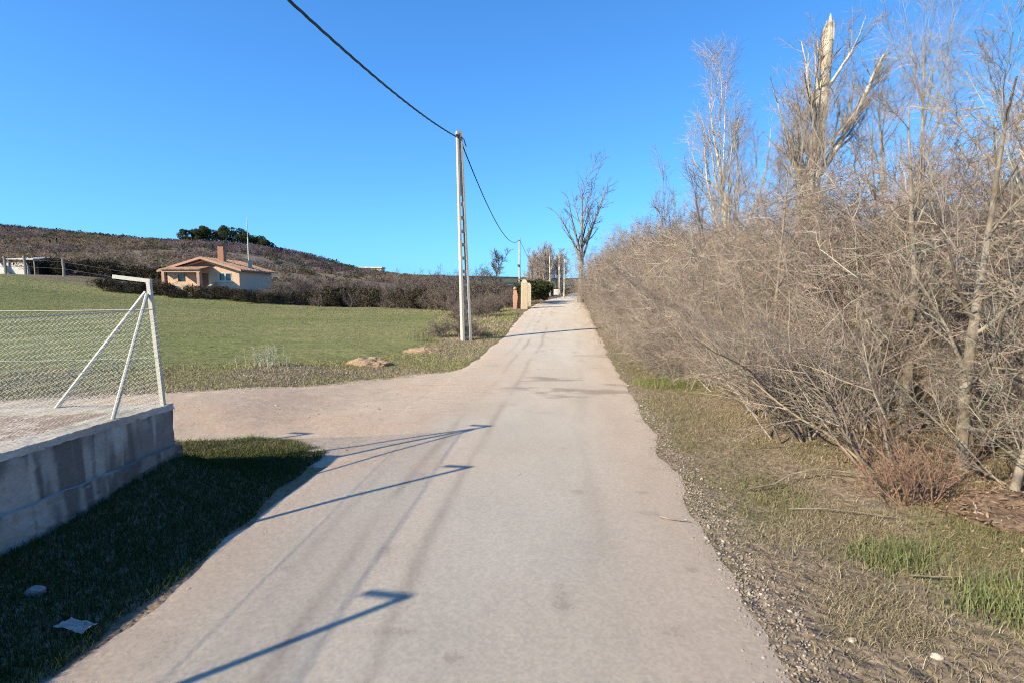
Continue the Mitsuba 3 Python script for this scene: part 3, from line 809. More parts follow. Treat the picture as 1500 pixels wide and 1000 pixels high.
# tile courses on the slope that shows, and the pale barge boards
for k in range(13):
    y = YF - ov - .2 + (YB + 2 * ov - YF) * k / 13 * 1.0
    a, b = np.array([XP + .05, y, PZ + .165]), np.array([X1 + .63, y, EZ + sl_r * .63 + .165])
    part(rf, 'tile_row', rotH(tube([a, b], .085, 6)), 'm_roof', smooth=True)
for sgn, xe, ze in ((1, X1 + .66, EZ + sl_r * .66), (-1, X0 - .66, EZ - .1 - sl_l * .66)):
    part(rf, 'barge_board', rotH(hexa([[x, y, z + d] for x, z in ((XP, PZ), (xe, ze)) for y in (YF - ov - .36, YF - ov - .302) for d in (-.06, .2)])), 'm_salmon')
ch = part(rf, 'chimney', rotH(box(-36.3, -35.62, 64, 64.7, 5.2, 7.35)), 'm_brick')
part(rf, 'chimney', rotH(box(-33.6, -33.25, 66, 66.35, 4.6, 5.75)), 'm_cream')
wn = part(hs, 'window', rotH(cat([box(-35.25, -35.17, YF - .04, YF + .06, 3.05, 4.05), box(-33.83, -33.75, YF - .04, YF + .06, 3.05, 4.05), box(-35.17, -33.83, YF - .039, YF + .059, 3.05, 3.13), box(-35.17, -33.83, YF - .039, YF + .059, 3.97, 4.05), box(-34.58, -34.42, YF - .038, YF + .058, 3.13, 3.97)])), 'm_white')
part(wn, 'sill', rotH(box(-35.35, -33.65, YF - .14, YF - .041, 2.95, 3.05)), 'm_white')
for xa, xb in ((-35.17, -34.58), (-34.42, -33.83)): part(wn, 'pane', rotH(box(xa, xb, YF + .01, YF + .03, 3.13, 3.97)), 'm_glass')
part(hs, 'window', rotH(box(-40.1, -39.2, YF + .1, YF + .14, 3.0, 3.95)), 'm_glass')
part(hs, 'door', rotH(box(-37.3, -36.5, YF + .12, YF + .17, hz, 4.0)), 'm_rust')
part(hs, 'porch_beam', rotH(box(-40.6, -36.2, YF - 2.3, YF - 2.0, 4.05, 4.34)), 'm_salmon')
part(hs, 'porch_roof', rotH(hexa([[x, y, z + d] for x in (-40.7, -36.1) for y, z in ((YF - 2.5, 4.345), (YF - .002, 4.75)) for d in (0, .1)])), 'm_roof')
for xc in (-40.4, -36.42): part(hs, 'porch_column', rotH(box(xc - .17, xc + .17, YF - 2.32, YF - 1.98, hz - 1.6, 4.05, .02)), 'm_salmon')
part(hs, 'porch_parapet', rotH(box(-39.9, -37.2, YF - 2.25, YF - 2.05, hz - 1.6, 2.75)), 'm_cream')
part(hs, 'stair_cheek', rotH(hexa([[x, y, z] for x in (-35.9, -35.6) for y, z in ((YF - 2.2, hz - .5), (YF - .01, hz - .5), (YF - 2.1, 2.2), (YF - .01, 3.0))])), 'm_cream')
part(hs, 'gable_shade', rotH(hexa([[x, YF - d, z] for d in (.001, .03) for x, z in ((-38.9, 4.82), (-35.4, 4.82), (-36.9, 5.42))])), 'm_gable_shade')  # added brown sheet painting the shade under the roof overhang

t = thing('antenna_mast', 'thin pale antenna mast rising behind the house roof', 'mast')
part(t, 'pole', tube([[-38.4, 75.5, 2.0], [-38.4, 75.5, 9.6]], .10, 8), 'm_galv', smooth=True)
part(t, 'tip', tube([[-38.4, 75.5, 9.6], [-38.4, 75.5, 13.0]], .045, 6), 'm_galv', smooth=True)
part(t, 'guy_wire', tube([[-38.4, 75.5, 9.4], [-35.3, 72.0, 4.6]], .012, 4), 'm_iron')

# animal shed on the far left
sh = thing('shed', 'small white shed with flat roof on the slope at far left', 'shed')
sx, sy = -66.8, 70.0; sz = float(H(sx, sy))
part(sh, 'wall', box(sx - 2.0, sx + 1.15, sy, sy + 2.4, sz - .8, sz + 1.55), 'm_white')
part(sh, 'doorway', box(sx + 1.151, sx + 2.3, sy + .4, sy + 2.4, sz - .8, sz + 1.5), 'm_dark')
part(sh, 'wall', box(sx + 1.0, sx + 2.5, sy + 2.401, sy + 2.6, sz - .8, sz + 1.6), 'm_brick')
part(sh, 'roof', hexa([[x, y, z + d] for x in (sx - 1.4, sx + 2.3) for y, z in ((sy - .3, sz + 1.95), (sy + 2.7, sz + 2.25)) for d in (0, .14)]), 'm_white')
part(sh, 'post', box(sx + 2.1, sx + 2.22, sy - .1, sy + .02, sz - .6, sz + 1.96), 'm_wood')
part(sh, 'post', box(sx - 1.3, sx - 1.18, sy - .15, sy - .03, sz + 1.0, sz + 1.96), 'm_wood')
part(sh, 'ramp_wall', hexa([[x, y, z] for y in (sy - .6, sy - .4) for x, z in ((sx - 2.3, sz - .5), (sx - 2.3, sz + 1.5), (sx - 1.9, sz + 1.5), (sx - .6, sz - .5))]), 'm_white')
for i, (px, pw, ph) in enumerate(((-66.2, .16, 2.3), (-63.6, .17, 2.4), (-58.6, .17, 2.3))):
    py = 67.5; z = float(H(px, py))
    lab = ['leaning wooden post in front of the white shed', 'weathered wooden post right of the white shed', 'pale wooden post standing alone in front of the dark hedge'][i]
    p_ = tube([[px, py, z - .5], [px + .03, py, z + ph * .5], [px - .02, py, z + ph]], [pw, pw * .9, pw * .85], 8)
    solo('fence_post', p_, 'm_wood', lab, 'post', smooth=40)
solo('fence_wire', cat([tube([[-69, 67.5, float(H(-69, 67.5)) + a], [-63.6, 67.5, float(H(-63.6, 67.5)) + a], [-58.6, 67.5, float(H(-58.6, 67.5)) + a], [-49, 66.0, float(H(-49, 66)) + a - .3]], .02, 4) for a in (1.0, 1.9)]), 'm_iron', 'sagging field fence wires strung between the wooden posts', 'wire')

def far_building(cx, cy, w, d, hh, label, flat=False):
    t = thing('far_building', label, 'building'); z = float(H(cx, cy)) if cy < 400 else float(far_z(np.array([cx]), np.array([cy]))[0])
    part(t, 'wall', box(cx - w / 2, cx + w / 2, cy, cy + d, z - 3, z + hh), 'm_cream')
    if flat: part(t, 'roof', box(cx - w / 2 - .6, cx + w / 2 + .6, cy - .6, cy + d + .6, z + hh + .003, z + hh + .8), 'm_white')
    else: part(t, 'roof', hexa([[cx + s * (w / 2 + .5), y, z + hh + .002] for s in (-1, 1) for y in (cy - .5, cy + d + .5)] + [[cx + s * w * .42, cy + d / 2, z + hh + w * .12] for s in (-1, 1)]), 'm_brick')
    for k in range(3):
        part(t, 'window', box(cx - w * .36 + k * w * .28, cx - w * .36 + k * w * .28 + w * .1, cy - .05, cy - .002, z + hh * .35, z + hh * .75), 'm_dark')
far_building(-76.0, 420, 12, 9, 4.3, 'pale long building on the skyline left of the near pole', True)
far_building(-93.0, 340, 14, 9, 3.6, 'low white building half hidden behind the shoulder of the hill', True)

# gate pillars and the things by the gate
for (px, py, w_, hh, lab) in ((.82, 34.2, .44, 1.95, 'cream gate pillar with chamfered top on the left road edge'), (1.25, 38.0, .34, 1.7, 'second narrower cream gate pillar just behind the first')):
    t = thing('gate_pillar', lab, 'gate pillar'); z = float(H(px, py))
    part(t, 'shaft', box(px - w_ / 2, px + w_ / 2, py, py + w_, z - .2, z + hh - .22, .012), 'm_cream')
    part(t, 'cap', hexa([[px + a * w_ * .5, py + w_ / 2 + b * w_ * .5, z + hh - .217] for a in (-1, 1) for b in (-1, 1)] + [[px + a * w_ * .22, py + w_ / 2 + b * w_ * .22, z + hh] for a in (-1, 1) for b in (-1, 1)]), 'm_cream')
t = thing('gate_post', 'weathered salmon post leaning beside the cream gate pillar', 'post'); z = float(H(.28, 34.6))
part(t, 'shaft', hexa([[.18 + a, 34.6 + b, z + c + q] for a in (-.09, .09) for b in (-.09, .09) for c, q in ((-.2, 0),)] + [[.22 + a, 34.6 + b, z + .8] for a in (-.17, .17) for b in (-.1, .1)] + [[.2 + a, 34.6 + b, z + 1.25] for a in (-.1, .1) for b in (-.08, .08)]), 'm_salmon')
part(t, 'knob', trimesh.creation.icosphere(subdivisions=2, radius=.11).apply_translation([.2, 34.6, z + 1.36]), 'm_salmon', smooth=True)
t = thing('rusty_gate', 'rusty sheet gate panel between the salmon post and the cream pillar', 'gate'); z = float(H(.45, 34.8))
part(t, 'sheet', box(.36, .535, 34.75, 34.80, z - .1, z + .95), 'm_rust'); part(t, 'rail', box(.35, .536, 34.70, 34.748, z + .85, z + .93), 'm_iron')
t = thing('mailbox', 'small white box on a post by the far bend of the road', 'box'); mx, my = 5.35, 62; z = float(H(mx, my))
part(t, 'case', box(mx - .28, mx + .28, my, my + .4, z + .55, z + 1.25, .03), 'm_white'); part(t, 'post', box(mx - .05, mx + .05, my + .15, my + .25, z - .2, z + .548), 'm_iron')

# ------------------------------------------------------------------ woody plants
TW = (.285, .235, .195)
def pack(levels, colors, rng, amt=.22):
    S = Soup()
    for (P, R, sides), c in zip(levels, colors):
        S.add(tubes(P, R, sides), rep(vary(c, amt, len(P), rng), P.shape[1], sides))
    return S


def shrub_proto(seed, ht, stems, k2, k3, k4, spread=.55, pull=(-.05, -.01, 0), thick=1.0, cols=None):
    r = np.random.default_rng(seed)
    o = np.stack([r.normal(0, .28, stems), r.normal(0, .28, stems), np.full(stems, -.1)], -1)
    d = np.stack([r.normal(-.22, spread, stems), r.normal(-.06, spread, stems), np.ones(stems)], -1)
    P1 = grow(o, d, ht * r.uniform(.6, 1.12, stems), 9, .15, .03, r, np.array(pull))
    R1 = (r.uniform(.008, .022, stems) * thick)[:, None] * np.linspace(1, .25, 9)
    P2, R2 = spawn(P1, R1, k2, .18, 1, (20, 65), ht * .42, 7, .17, .02, .62, r, pull=np.array(pull) * .6, rmin=.0048 * thick)
    P3, R3 = spawn(P2, R2, k3, .15, 1, (20, 70), ht * .19, 5, .22, .03, .62, r, rmin=.0034 * thick)
    lv = [(P1, R1, 5), (P2, R2, 4), (P3, R3, 3)]
    cs = cols or [(.44, .395, .335), (.47, .415, .35), (.41, .345, .29)]
    if k4:
        P4, R4 = spawn(P3, R3, k4, .1, 1, (20, 70), ht * .085, 3, .15, .02, .7, r, rmin=.0025 * thick)
        lv.append((P4, R4, 3)); cs = cs + [(.31, .25, .21)]
    S = pack(lv, cs, r)
    return S

protos = []
for i, (ht, st, k2, k3, k4, sp_) in enumerate(((2.9, 15, 11, 7, 4, .5), (3.1, 12, 13, 7, 4, .65), (2.8, 17, 10, 7, 4, .42), (3.2, 13, 12, 7, 4, .55), (2.6, 18, 10, 7, 4, .7), (3.0, 14, 12, 7, 4, .6))):
    S = shrub_proto(200 + i, ht, st, k2, k3, k4, sp_)
    scene[f'shape_shrub_{i}'] = {'type': 'shapegroup', 'plant': mikit.ply(S.mesh(), 'm_twig', color=S.col())}
    protos.append(ht)
fprot = []
for i in range(4):
    S = shrub_proto(300 + i, 3.0, 11, 12, 6, 3 if i % 2 else 2, .5, (0, 0, 0), 2.6, [(.26, .225, .19), (.235, .195, .17), (.22, .18, .155), (.20, .16, .14)])
    scene[f'shape_far_shrub_{i}'] = {'type': 'shapegroup', 'plant': mikit.ply(S.mesh(), 'm_twig', color=S.col())}

def place(name, proto, x, y, s, rz, label, cat_, group, sz=1.0, dz=0.0, kind=None):
    k = tag(fresh(name), label, cat_, group, kind)
    scene[k] = {'type': 'instance', 'shapegroup': {'type': 'ref', 'id': proto}, 'to_world': T().translate([x, y, float(H(x, y)) + dz]).rotate([0, 0, 1], math.degrees(rz)).scale([s, s, s * sz])}
    return k

rng = np.random.default_rng(400)
n_th = 0
Y = 3.6
while Y < 62:
    e = float(road_r(Y))
    step = .75 + .028 * Y
    depth = 10.5 if Y > 8 else max(3.4, Y + 3.2 - e)
    tall = 1.0 + .55 * sstep(14, 42, Y)
    X = e + 2.15 + rng.uniform(-.25, .25) - .8 * float(sstep(7.5, 13, Y)) + .7 * float(sstep(32, 42, Y)) + 2.0 * float(sstep(8.0, 6.0, Y))
    c = 0
    while X < e + depth:
        s = (.64 if c == 0 else 1.0 if c == 1 else 1.48 - .2 * float(sstep(14, 28, Y))) * float(tall) * rng.uniform(.88, 1.12)
        if abs(X / Y - .565) < .07 and 9 < Y < 18: s *= .74      # lower scrub at the foot of the old poplar
        i = rng.integers(0, 6)
        where = ('nearest part of right thicket' if Y < 8 else 'middle part of right thicket' if Y < 20 else 'far end of right thicket')
        lab = ('bare twiggy shrub in the front row overhanging the verge, ' if c == 0 else 'bare brown shrub standing behind the front row, ') + where
        place('thicket_shrub', f'shape_shrub_{i}', X, Y + rng.uniform(-.4, .4), s, rng.uniform(-.7, .7), lab, 'shrub', ('front row' if c == 0 else 'inner shrubs') + ' of the ' + where, rng.uniform(.95, 1.1))
        X += (1.05 if c == 0 else 1.2 + .2 * c) * (1 + .012 * Y) * rng.uniform(.85, 1.15); c += 1; n_th += 1
    Y += step
print('thicket shrubs', n_th)

# shrubs with an identity of their own in the front row: every stem a part
def named_shrub(name, label, x, y, ht, stems, k2, k3, spread, base, seed, lean=(-.2, 0), k4=0, cat_='shrub', r0=(.008, .018), start=.2):
    r = np.random.default_rng(seed)
    t = thing(name, label, cat_)
    z = float(H(x, y))
    o = np.stack([x + r.normal(0, .12, stems), y + r.normal(0, .1, stems), np.full(stems, z - .06)], -1)
    d = np.stack([r.normal(lean[0], spread, stems), r.normal(lean[1], spread, stems), np.ones(stems)], -1)
    P1 = grow(o, d, ht * r.uniform(.6, 1.2, stems), 9, .09, .02, r)
    R1 = r.uniform(*r0, stems)[:, None] * np.linspace(1, .25, 9)
    c1 = vary(base, .18, stems, r)
    for k in range(stems):
        part(t, 'stem', tubes(P1[k:k + 1], R1[k:k + 1], 6), 'm_twig', smooth=True, color=rep(c1[k:k + 1], 9, 6))
    P2, R2 = spawn(P1, R1, k2, start, 1, (20, 60), ht * .4, 6, .12, .02, .6, r, rmin=.003)
    P3, R3 = spawn(P2, R2, k3, .15, 1, (20, 65), ht * .17, 4, .13, .02, .6, r, rmin=.002)
    S = pack([(P2, R2, 4), (P3, R3, 3)], [np.array(base) * .96, np.array(base) * .9], r)
    part(t, 'twigs', S.mesh(), 'm_twig', kind='stuff', color=S.col())
    return t

named_shrub('red_twig_shrub', 'low tuft of reddish brown twigs at the foot of the thicket', 3.62, 4.45, .75, 46, 5, 3, .55, (.32, .205, .155), 21, (-.1, -.1), r0=(.004, .008), cat_='shrub')
named_shrub('arching_shrub', 'bare shrub with pale stems sweeping left from behind the red twigs', 3.95, 5.2, 2.4, 9, 12, 6, .28, (.36, .31, .25), 22, (-.75, -.05))
named_shrub('arching_shrub', 'bare shrub leaning over the verge left of the pale forked trunk', 3.7, 6.4, 2.5, 10, 12, 6, .3, (.34, .285, .235), 23, (-.7, -.1))
named_shrub('bramble_shrub', 'pale grey tangled shrub at the right frame edge beside the leaning trunk', 4.75, 4.5, 1.5, 12, 14, 6, .6, (.36, .33, .27), 24, (-.1, -.1))

# leafless trees: trunk and limbs are parts, the fine spray one stuff part
def bare_tree(name, label, x, y, ht, seed, trunk_r, limbs, t0, ang, limb_len, bark='m_bark', lean=(0, 0), wig=.05, trop=.12, k2=10, k3=7, k4=0, tw=TW, thick=1.0, group=None, twig_r=.004, fork=None, l2=.4, l3=.42, amt=.2, limb_lfall=.45, limb_ratio=.5, tip=.12):
    r = np.random.default_rng(seed)
    t = thing(name, label, 'tree', group)
    z = float(H(x, y))
    P0 = grow([[x, y, z - .2]], [[lean[0], lean[1], 1]], np.array([ht * (fork or 1)]), 14, wig, .02, r)
    R0 = trunk_r * np.linspace(1, tip, 14)[None] * np.r_[1.25, 1.08, np.ones(12)]
    # knots and swellings
    R0 = R0 * (1 + .08 * r.normal(size=R0.shape))
    part(t, 'trunk', tubes(P0, R0, 10), bark, smooth=True)
    P1, R1 = spawn(P0, R0, limbs, t0, 1.0 if fork else .95, ang, limb_len, 10, .07, trop, limb_ratio, r, tip=.2, lfall=limb_lfall)
    R1 = np.maximum(R1, twig_r * 1.8)
    for k in range(limbs): part(t, 'limb', tubes(P1[k:k + 1], R1[k:k + 1], 6), bark, smooth=True)
    P2, R2 = spawn(np.concatenate([P1]), R1, k2, .15, 1, (18, 50), limb_len * l2, 7, .09, trop * .6, .55, r, rmin=twig_r * 1.3)
    P3, R3 = spawn(P2, R2, k3, .15, 1, (18, 55), limb_len * l2 * l3, 4, .1, trop * .4, .6, r, rmin=twig_r)
    lv = [(P2, R2, 4), (P3, R3, 3)]
    if k4:
        P4, R4 = spawn(P3, R3, k4, .1, 1, (18, 55), limb_len * l2 * l3 * .45, 3, .1, .02, .7, r, rmin=twig_r * .8); lv.append((P4, R4, 3))
    S = pack(lv, [np.array(tw)] * len(lv), r, amt)
    part(t, 'twigs', S.mesh(), 'm_twig', kind='stuff', color=S.col())
    return t, P0, R0

# the lone roadside tree at the end of the straight
bare_tree('roadside_tree', 'tall bare tree with upswept limbs at the far right road edge', 6.15, 46, 10.2, 511, .25, 12, .36, (18, 38), 7.2, 'm_bark', (.0, 0), .015, .05, 9, 5, 0, (.22, .185, .155), twig_r=.012, l2=.28, limb_ratio=.6, limb_lfall=.55)

# pollarded poplar standing above the thicket
t, P0, R0 = bare_tree('pollard_poplar', 'old pollarded poplar with pale scarred trunk above the thicket', 10.0, 18.0, 10.3, 522, .36, 10, .46, (24, 46), 4.0, 'm_poplar', (.03, 0), .012, .12, 7, 5, 1, (.34, .29, .235), twig_r=.005, tip=.5, limb_ratio=.3)
tp = P0[0, -1]
for k in range(7):
    a_ = k * .9; c_ = tp + np.array([math.cos(a_) * .09, math.sin(a_) * .09, -.25])
    part(t, 'splinter', tube([c_, c_ + [.02 * math.cos(a_), .02 * math.sin(a_), .3 + .09 * ((k * 3) % 4)], c_ + [-.01, .0, .42 + .14 * ((k * 3) % 4)]], [.085, .06, .012], 5), 'm_poplar')
for q, (dx, dz, ln) in zip((.60, .84, .93), ((-.85, .9, 1.25), (-.7, .1, .35), (-.6, .2, .3))):
    b0 = P0[0, int(q * 13)]
    part(t, 'sawn_limb', tube([b0, b0 + np.array([dx, -.2, dz]) * ln * .5, b0 + np.array([dx, -.3, dz * 1.2]) * ln], [.15 if ln > 1 else .09, .13 if ln > 1 else .06, .11 if ln > 1 else .05], 8), 'm_poplar', smooth=True)

r_ = np.random.default_rng(99); b0 = P0[0, 7]
PL = grow([b0], [[.75, .1, 1]], np.array([4.6]), 12, .05, .10, r_); RL = .15 * np.linspace(1, .2, 12)[None]
part(t, 'limb', tubes(PL, RL, 8), 'm_poplar', smooth=True)
Q2, S2 = spawn(PL, RL, 26, .2, 1, (14, 40), 1.9, 7, .08, .08, .4, r_, rmin=.008); Q3, S3 = spawn(Q2, S2, 7, .15, 1, (15, 45), .6, 4, .1, .06, .6, r_, rmin=.005)
S = pack([(Q2, S2, 4), (Q3, S3, 3)], [np.array((.36, .31, .25))] * 2, r_); part(t, 'twigs', S.mesh(), 'm_twig', kind='stuff', color=S.col())

# further trees in and behind the thicket
bare_tree('poplar', 'bare tree with several grey stems left of the pollarded trunk', 9.4, 21.5, 10.0, 531, .17, 14, .12, (14, 34), 5.6, 'm_poplar', (-.10, 0), .04, .1, 12, 7, 2, (0.42, 0.36, 0.31), twig_r=.005)
bare_tree('poplar', 'bare grey tree just behind and left of the pollarded trunk', 9.6, 17.0, 8.2, 532, .11, 12, .15, (14, 36), 4.2, 'm_bark', (-.12, 0), .04, .1, 11, 7, 1, (0.42, 0.37, 0.31), twig_r=.004)
bare_tree('poplar', 'slim bare tree with tall straight shoots right of the pollarded trunk', 11.9, 15.3, 9.0, 533, .10, 12, .35, (10, 28), 4.6, 'm_bark', (0, 0), .03, .12, 10, 6, 1, (0.42, 0.38, 0.33), twig_r=.0035)
bare_tree('poplar', 'bare tree with dense twig fans near the right frame edge above the thicket', 14.6, 16.0, 8.0, 534, .15, 16, .35, (14, 42), 3.6, 'm_bark', (0, 0), .05, .1, 12, 7, 1, (0.44, 0.38, 0.33), twig_r=.0038)
bare_tree('poplar', 'tall bare tree cut by the right edge of the picture', 14.2, 14.4, 9.5, 535, .13, 14, .35, (12, 36), 4.4, 'm_bark', (.03, 0), .04, .12, 11, 6, 1, (0.42, 0.38, 0.33), twig_r=.0035)
bare_tree('poplar', 'pale twiggy tree between the slim tree and the right frame edge', 13.0, 17.6, 8.2, 536, .13, 14, .3, (12, 40), 3.8, 'm_bark', (-.03, 0), .04, .1, 12, 7, 1, (0.46, 0.41, 0.35), twig_r=.004)
# saplings
bare_tree('sapling', 'thin leaning sapling rising above the middle of the thicket', 7.4, 18.2, 6.4, 541, .045, 9, .55, (8, 26), 1.7, 'm_darkbark', (-.12, 0), .03, .1, 8, 4, 0, (.17, .15, .125), twig_r=.0035)
bare_tree('sapling', 'sapling with pale leaning trunk right of the red twigs', 4.62, 5.1, 4.0, 542, .062, 11, .2, (25, 60), 1.7, 'm_bark', (.06, .05), .05, .05, 10, 7, 2, (.35, .31, .255), twig_r=.0022)
bare_tree('sapling', 'sapling with pale forked trunk behind the red twigs', 5.0, 6.4, 4.2, 543, .062, 12, .22, (25, 60), 1.8, 'm_bark', (-.02, 0), .06, .05, 10, 7, 2, (.34, .29, .24), twig_r=.0024)
bare_tree('sapling', 'short pale sapling at the right frame edge', 4.5, 4.45, 3.0, 544, .035, 9, .2, (25, 60), 1.3, 'm_bark', (.08, 0), .06, .05, 9, 6, 2, (.36, .32, .265), twig_r=.002)
bare_tree('sapling', 'grey sapling with horizontal side branches in the thicket front', 4.35, 8.6, 4.2, 545, .04, 14, .15, (45, 75), 1.7, 'm_bark', (-.03, 0), .04, .02, 10, 6, 2, (.33, .28, .23), twig_r=.0026)
bare_tree('sapling', 'bare sapling with dark arching limb at the left end of the thicket', 7.1, 20.5, 5.2, 546, .05, 8, .4, (30, 65), 2.0, 'm_darkbark', (-.22, -.05), .06, .0, 9, 6, 1, (.22, .18, .15), twig_r=.0036)
rng = np.random.default_rng(560)
for k in range(14):
    Y = rng.uniform(8, 40); X = float(road_r(Y)) + rng.uniform(3.2, 7.5)
    bare_tree('thin_tree', 'thin leafless tree whose shoots poke out of the thicket', X, Y, rng.uniform(5.2, 7.0) * (1 + .006 * Y), 570 + k, .045, 7, .45, (8, 30), 1.9, 'm_bark', (rng.normal(-.05, .06), 0), .04, .1, 8, 4, 0, (.31, .265, .22), twig_r=.003 + .00006 * Y, group='thin trees inside the thicket')

# far grove at the end of the road
rng = np.random.default_rng(600)
for k in range(26):
    X, Y = rng.uniform(2.5, 13.5), rng.uniform(78, 100)
    if float(road_l(Y)) - .4 < X < float(road_r(Y)) + .4: X = float(road_l(Y)) - rng.uniform(.8, 4)
    bare_tree('grove_tree', 'pale bare tree in the hazy grove at the end of the road', X, Y, rng.uniform(5.6, 7.4), 620 + k, .12, 8, .15, (12, 40), 3.6, 'm_bark', (0, 0), .03, .1, 8, 6, 2, (.42, .36, .32), twig_r=.018, group='bare trees of the far grove')
for k, (px, hh) in enumerate(((5.35, 6.2), (6.55, 6.1), (7.1, 5.4))):
    bare_tree('pale_trunk', ['leftmost of the three pale slender trunks at the end of the road', 'middle one of the three pale slender trunks at the end of the road', 'rightmost of the three pale slender trunks at the end of the road'][k], px, 72 - k, hh, 660 + k, .13, 5, .6, (10, 30), 2.2, 'm_poplar', (0, 0), .01, .1, 6, 4, 0, (.33, .28, .24), twig_r=.014, tip=.6)

# ------------------------------------------------------------------ hedge along the field, bushes by the road
def leafy(seed, n, rx, rz, size, cols, wts, hollow=.35):
    """evergreen bush: leaf clumps through the volume of several lobes"""
    r = np.random.default_rng(seed)
    L = 9
    lc = np.stack([r.normal(0, rx * .45, L), r.normal(0, rx * .45, L), r.uniform(.3, .85, L) * rz], -1); lr = r.uniform(.35, .6, L) * rx
    i = r.integers(0, L, n)
    d = norm(r.normal(size=(n, 3))); q = r.uniform(hollow, 1, n) ** .5
    p = lc[i] + d * (lr[i] * q)[:, None] * [1, 1, .75]
    p[:, 2] = np.maximum(p[:, 2], .02)
    a, b = norm(r.normal(size=(n, 3))), norm(r.normal(size=(n, 3)))
    s = size * r.uniform(.5, 1.3, n)[:, None]
    V = np.stack([p - a * s, p + a * s * .6 + b * s * .5, p + a * s * .3 - b * s * .6], 1).reshape(-1, 3)
    return (V, np.arange(3 * n).reshape(n, 3)), np.repeat(palette(n, cols, wts, r, .25), 3, 0)

DG = [(.035, .050, .022), (.05, .065, .03), (.075, .075, .04)]
for i in range(3):
    m, c = leafy(720 + i, 2600, 1.5, 2.0, .10, [(.05, .05, .03), (.09, .075, .055), (.06, .065, .03), (.12, .095, .075)], [2, 2, 1, 1])
    scene[f'shape_dark_bush_{i}'] = {'type': 'shapegroup', 'plant': mikit.ply(m, 'm_grass', color=c)}
rng = np.random.default_rng(700)
HL, HG = 'bare dark brown bush in the hedge along the far edge of the field', 'bushes of the field hedge'
hpts = [(-4.2, 42), (-6.0, 47.5), (-9, 52.5), (-16, 58.0), (-24, 60.2), (-32, 61.3)]
hx_, hy_ = zip(*hpts)
for X in np.arange(-30.5, -3.8, .72):
    for row in range(3):
        Y = float(np.interp(-X, [-a for a in hx_], hy_)) + row * 2.4 + rng.uniform(-.5, .8)
        s = (.75 + .55 * sstep(-34, -22, X)) * rng.uniform(.5, 1.05) * (.72 if row == 0 else 1.0) * (.6 + .8 * float(fb(np.array([X]), np.array([3.0 * row]), .35, 77)[0]))
        if X < -27: s *= .8
        place('hedge_bush', f'shape_far_shrub_{rng.integers(0, 4)}', X, Y, s, rng.uniform(0, 6.3), HL, 'bush', HG)
for k in range(34):
    X = rng.uniform(-29, -5); Y = float(np.interp(-X, [-a for a in hx_], hy_)) + rng.uniform(-.3, 2.4)
    place('evergreen_hedge_bush', f'shape_dark_bush_{rng.integers(0, 3)}', X, Y, rng.uniform(.55, 1.15), rng.uniform(0, 6.3), 'dark leafy bush among the bare bushes of the field hedge', 'bush', 'leafy bushes of the field hedge')
# low dark hedge in front of the house and along to the shed
for X in np.arange(-47, -27, .95):
    Y = 58.9 + rng.uniform(-.5, .7) - .02 * (X + 40)
    place('garden_bush', f'shape_dark_bush_{rng.integers(0, 3)}', X, Y, rng.uniform(.5, .78), rng.uniform(0, 6.3), 'dark low bush in the hedge in front of the house', 'bush', 'bushes of the garden hedge')
    if rng.uniform() < .6: place('hedge_bush', f'shape_far_shrub_{rng.integers(0, 4)}', X, Y + .6, rng.uniform(.4, .65), rng.uniform(0, 6.3), HL, 'bush', HG)
for X in np.arange(-66, -43, 1.3):
    Y = 71.5 + rng.uniform(-.6, 1.2)
    place('slope_bush', f'shape_dark_bush_{rng.integers(0, 3)}', X, Y, rng.uniform(.9, 1.35), rng.uniform(0, 6.3), 'dark bush in the row between the shed and the house', 'bush', 'dark bushes behind the sloping field')
# scrub by the road beyond the near pole
for k in range(60):
    Y = rng.uniform(27, 56); X = float(road_l(Y)) - rng.uniform(1.5, 3.6) * (1 + .02 * (Y - 23))
    place('roadside_bush', f'shape_far_shrub_{rng.integers(0, 4)}', X, Y, rng.uniform(.2, .42) * (1 + .018 * (Y - 27)), rng.uniform(0, 6.3), 'low bare brown bush on the left roadside between the poles', 'bush', 'low bushes along the left roadside')
for k in range(5):
    place('pole_bush', f'shape_far_shrub_{k % 4}', -1.7 + rng.normal(-.1, .5), 19.9 + rng.uniform(0, .8), rng.uniform(.22, .36), rng.uniform(0, 6.3), 'small dark bare bush at the foot of the near pole', 'bush', 'small bushes round the near pole')
bare_tree('hedge_tree', 'rounded bare tree above the hedge between the two poles', -2.2, 66, 6.2, 741, .10, 12, .2, (15, 50), 3.0, 'm_darkbark', (0, 0), .04, .08, 9, 6, 2, (.19, .15, .13), twig_r=.014)
for k in range(7):
    m, c = leafy(760 + k, 2600, 1.25, 1.9, .09, DG, [2, 2, 1])
    X, Y = 2.0 + .16 * k + rng.normal(0, .2), 41 + 1.6 * k
    z = float(H(X, Y)); V = m[0] + [X - .3, Y, z]
    solo('dark_hedge_bush', (V, m[1]), 'm_grass', 'dark evergreen bush in the short hedge behind the gate pillars', 'bush', 'evergreen bushes behind the gate', color=c)

